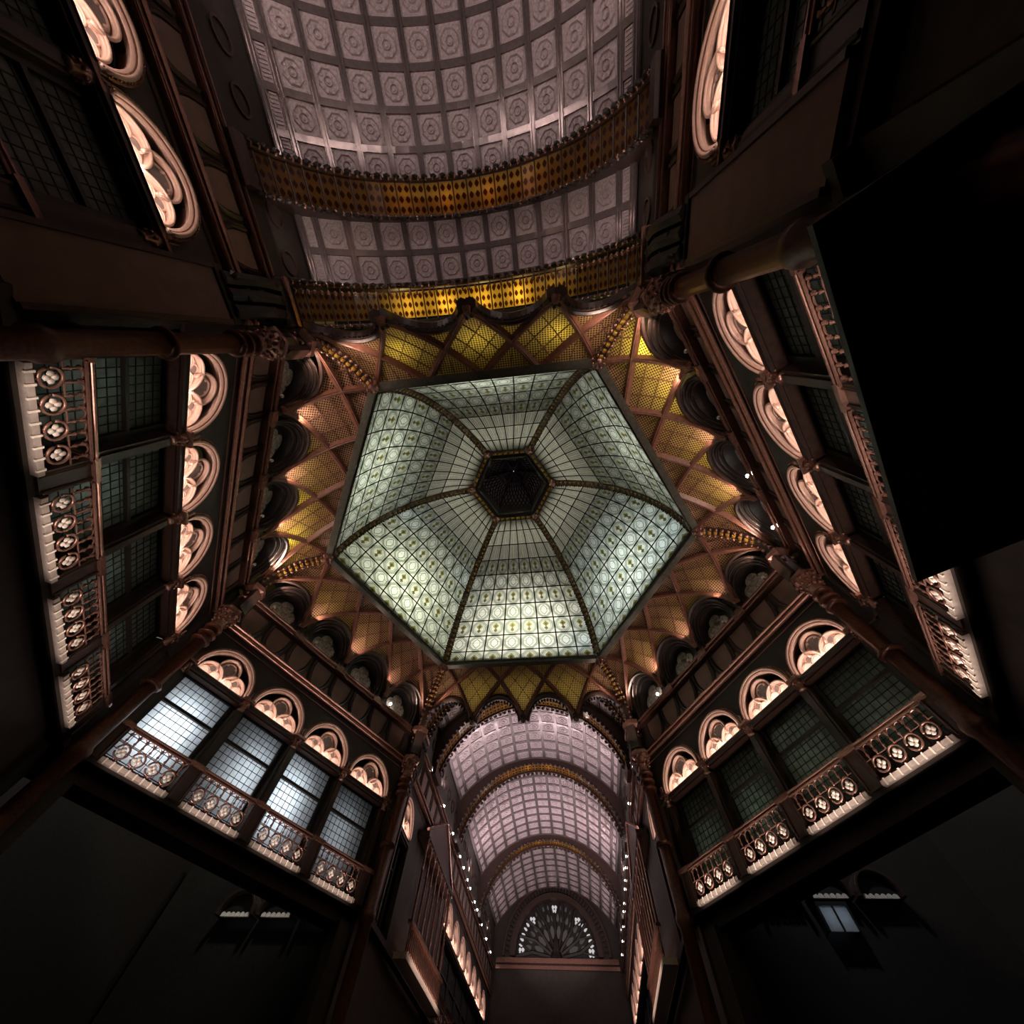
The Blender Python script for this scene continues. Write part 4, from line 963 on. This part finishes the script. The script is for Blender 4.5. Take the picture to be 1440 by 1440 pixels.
for a_, mt in ((7, 'litpane'), (48, 'litpane'), (90, 'litpane'), (132, 'litpane'), (173, 'litpane')):
    a = R(a_); cx, cz = 2.95 * math.cos(a), 2.95 * math.sin(a)
    for j in range(4): t = j * PI / 2 + PI / 4; petal(cx + 0.17 * math.cos(t), max(0.14, cz + 0.17 * math.sin(t)), 0.12, 0.12, 0, M[mt], 'quatrefoil_pane')
for k, a_ in enumerate((14, 20, 26, 33, 39, 57, 64, 71, 79, 101, 109, 116, 123, 141, 147, 154, 160, 166)):
    a = R(a_); petal(3.1 * math.cos(a), 3.1 * math.sin(a), 0.17, 0.08, a, M['litpane' if a_ < 40 or a_ > 140 else 'dimpane'], 'edge_pane')
MB().box(-5.0, 5.0, -0.5, 0.1, -0.40, -0.12).box(-5, 5, -0.42, 0, -0.7, -0.5).build('sill', M['bronze'], o)
alight('sill_lamp', (0, 37.2, 12.9), (0, 0.6, 0.6), 6, 0.1, 7, (1, 0.7, 0.55))
# dim arcade seen under the balconies
for side, xs, zz in (('left', (-8.15, -9.85, -11.55), 7.55), ('right', (9.15, 10.9, 12.6), 8.2)):
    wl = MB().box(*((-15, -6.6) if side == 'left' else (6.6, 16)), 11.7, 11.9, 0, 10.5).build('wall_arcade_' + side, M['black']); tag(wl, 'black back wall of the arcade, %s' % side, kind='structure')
    for i, x in enumerate(xs):
        o = thing('arcade_arch', 'dim arch with pale scallops, %s from the far hall, beneath %s balconies' % (ORD[i], 'lower left' if side == 'left' else 'lower right'), 'arch', (x, 11.4, zz), 0, 'dim arches of the arcade')
        b = MB(); b.ring(0, 0, 0.66, 0.80, -0.2, 0.3, 0, 180, 16); b.tube(arc(0, 0, 0.72, -0.21, 0, 180, 16), 0.05, 5); b.build('arch_moulding', M['wood'], o)
        MB().disc(0, 0, 0.66, 0.0, 0.1, 0, 180, 14).build('arch_back', M['black'], o)
        for k in range(6): MB().disc(-0.50 + 0.2 * k, 0.02, 0.09, -0.08, 0.0, 0, 180, 8, 0.04).build('scallop', M['pale'], o)
        alight('arch_lamp', (x, 11.15, zz - 0.12), (0, 0.35, 1), 1.2, 0.04, 0.35 if side == 'left' else 0.03, (0.95, 0.92, 0.9))
o = thing('arcade_window', 'small pale blue window in the dark arcade beneath lower right balconies', 'window', (10.75, 11.3, 7.35))
MB().box(-0.45, 0.45, -0.02, 0.02, 0, 0.62).build('pane', M['pane'], o); MB().box(-0.52, 0.52, -0.05, 0.40, 0.62, 0.72).box(-0.52, -0.45, -0.05, 0.40, 0, 0.62).box(0.45, 0.52, -0.05, 0.40, 0, 0.62).box(-0.03, 0.03, -0.05, 0.03, 0, 0.62).build('window_frame', M['black'], o)
alight('room_lamp', (10.75, 11.6, 7.7), (0, -1, 0), 0.8, 0.3, 0.7, (0.7, 0.8, 1.0))
# black canopy at the near right
a_ = R(61.665); u_ = Vector((math.cos(a_), math.sin(a_), 0)); n_ = Vector((math.sin(a_), -math.cos(a_), 0))
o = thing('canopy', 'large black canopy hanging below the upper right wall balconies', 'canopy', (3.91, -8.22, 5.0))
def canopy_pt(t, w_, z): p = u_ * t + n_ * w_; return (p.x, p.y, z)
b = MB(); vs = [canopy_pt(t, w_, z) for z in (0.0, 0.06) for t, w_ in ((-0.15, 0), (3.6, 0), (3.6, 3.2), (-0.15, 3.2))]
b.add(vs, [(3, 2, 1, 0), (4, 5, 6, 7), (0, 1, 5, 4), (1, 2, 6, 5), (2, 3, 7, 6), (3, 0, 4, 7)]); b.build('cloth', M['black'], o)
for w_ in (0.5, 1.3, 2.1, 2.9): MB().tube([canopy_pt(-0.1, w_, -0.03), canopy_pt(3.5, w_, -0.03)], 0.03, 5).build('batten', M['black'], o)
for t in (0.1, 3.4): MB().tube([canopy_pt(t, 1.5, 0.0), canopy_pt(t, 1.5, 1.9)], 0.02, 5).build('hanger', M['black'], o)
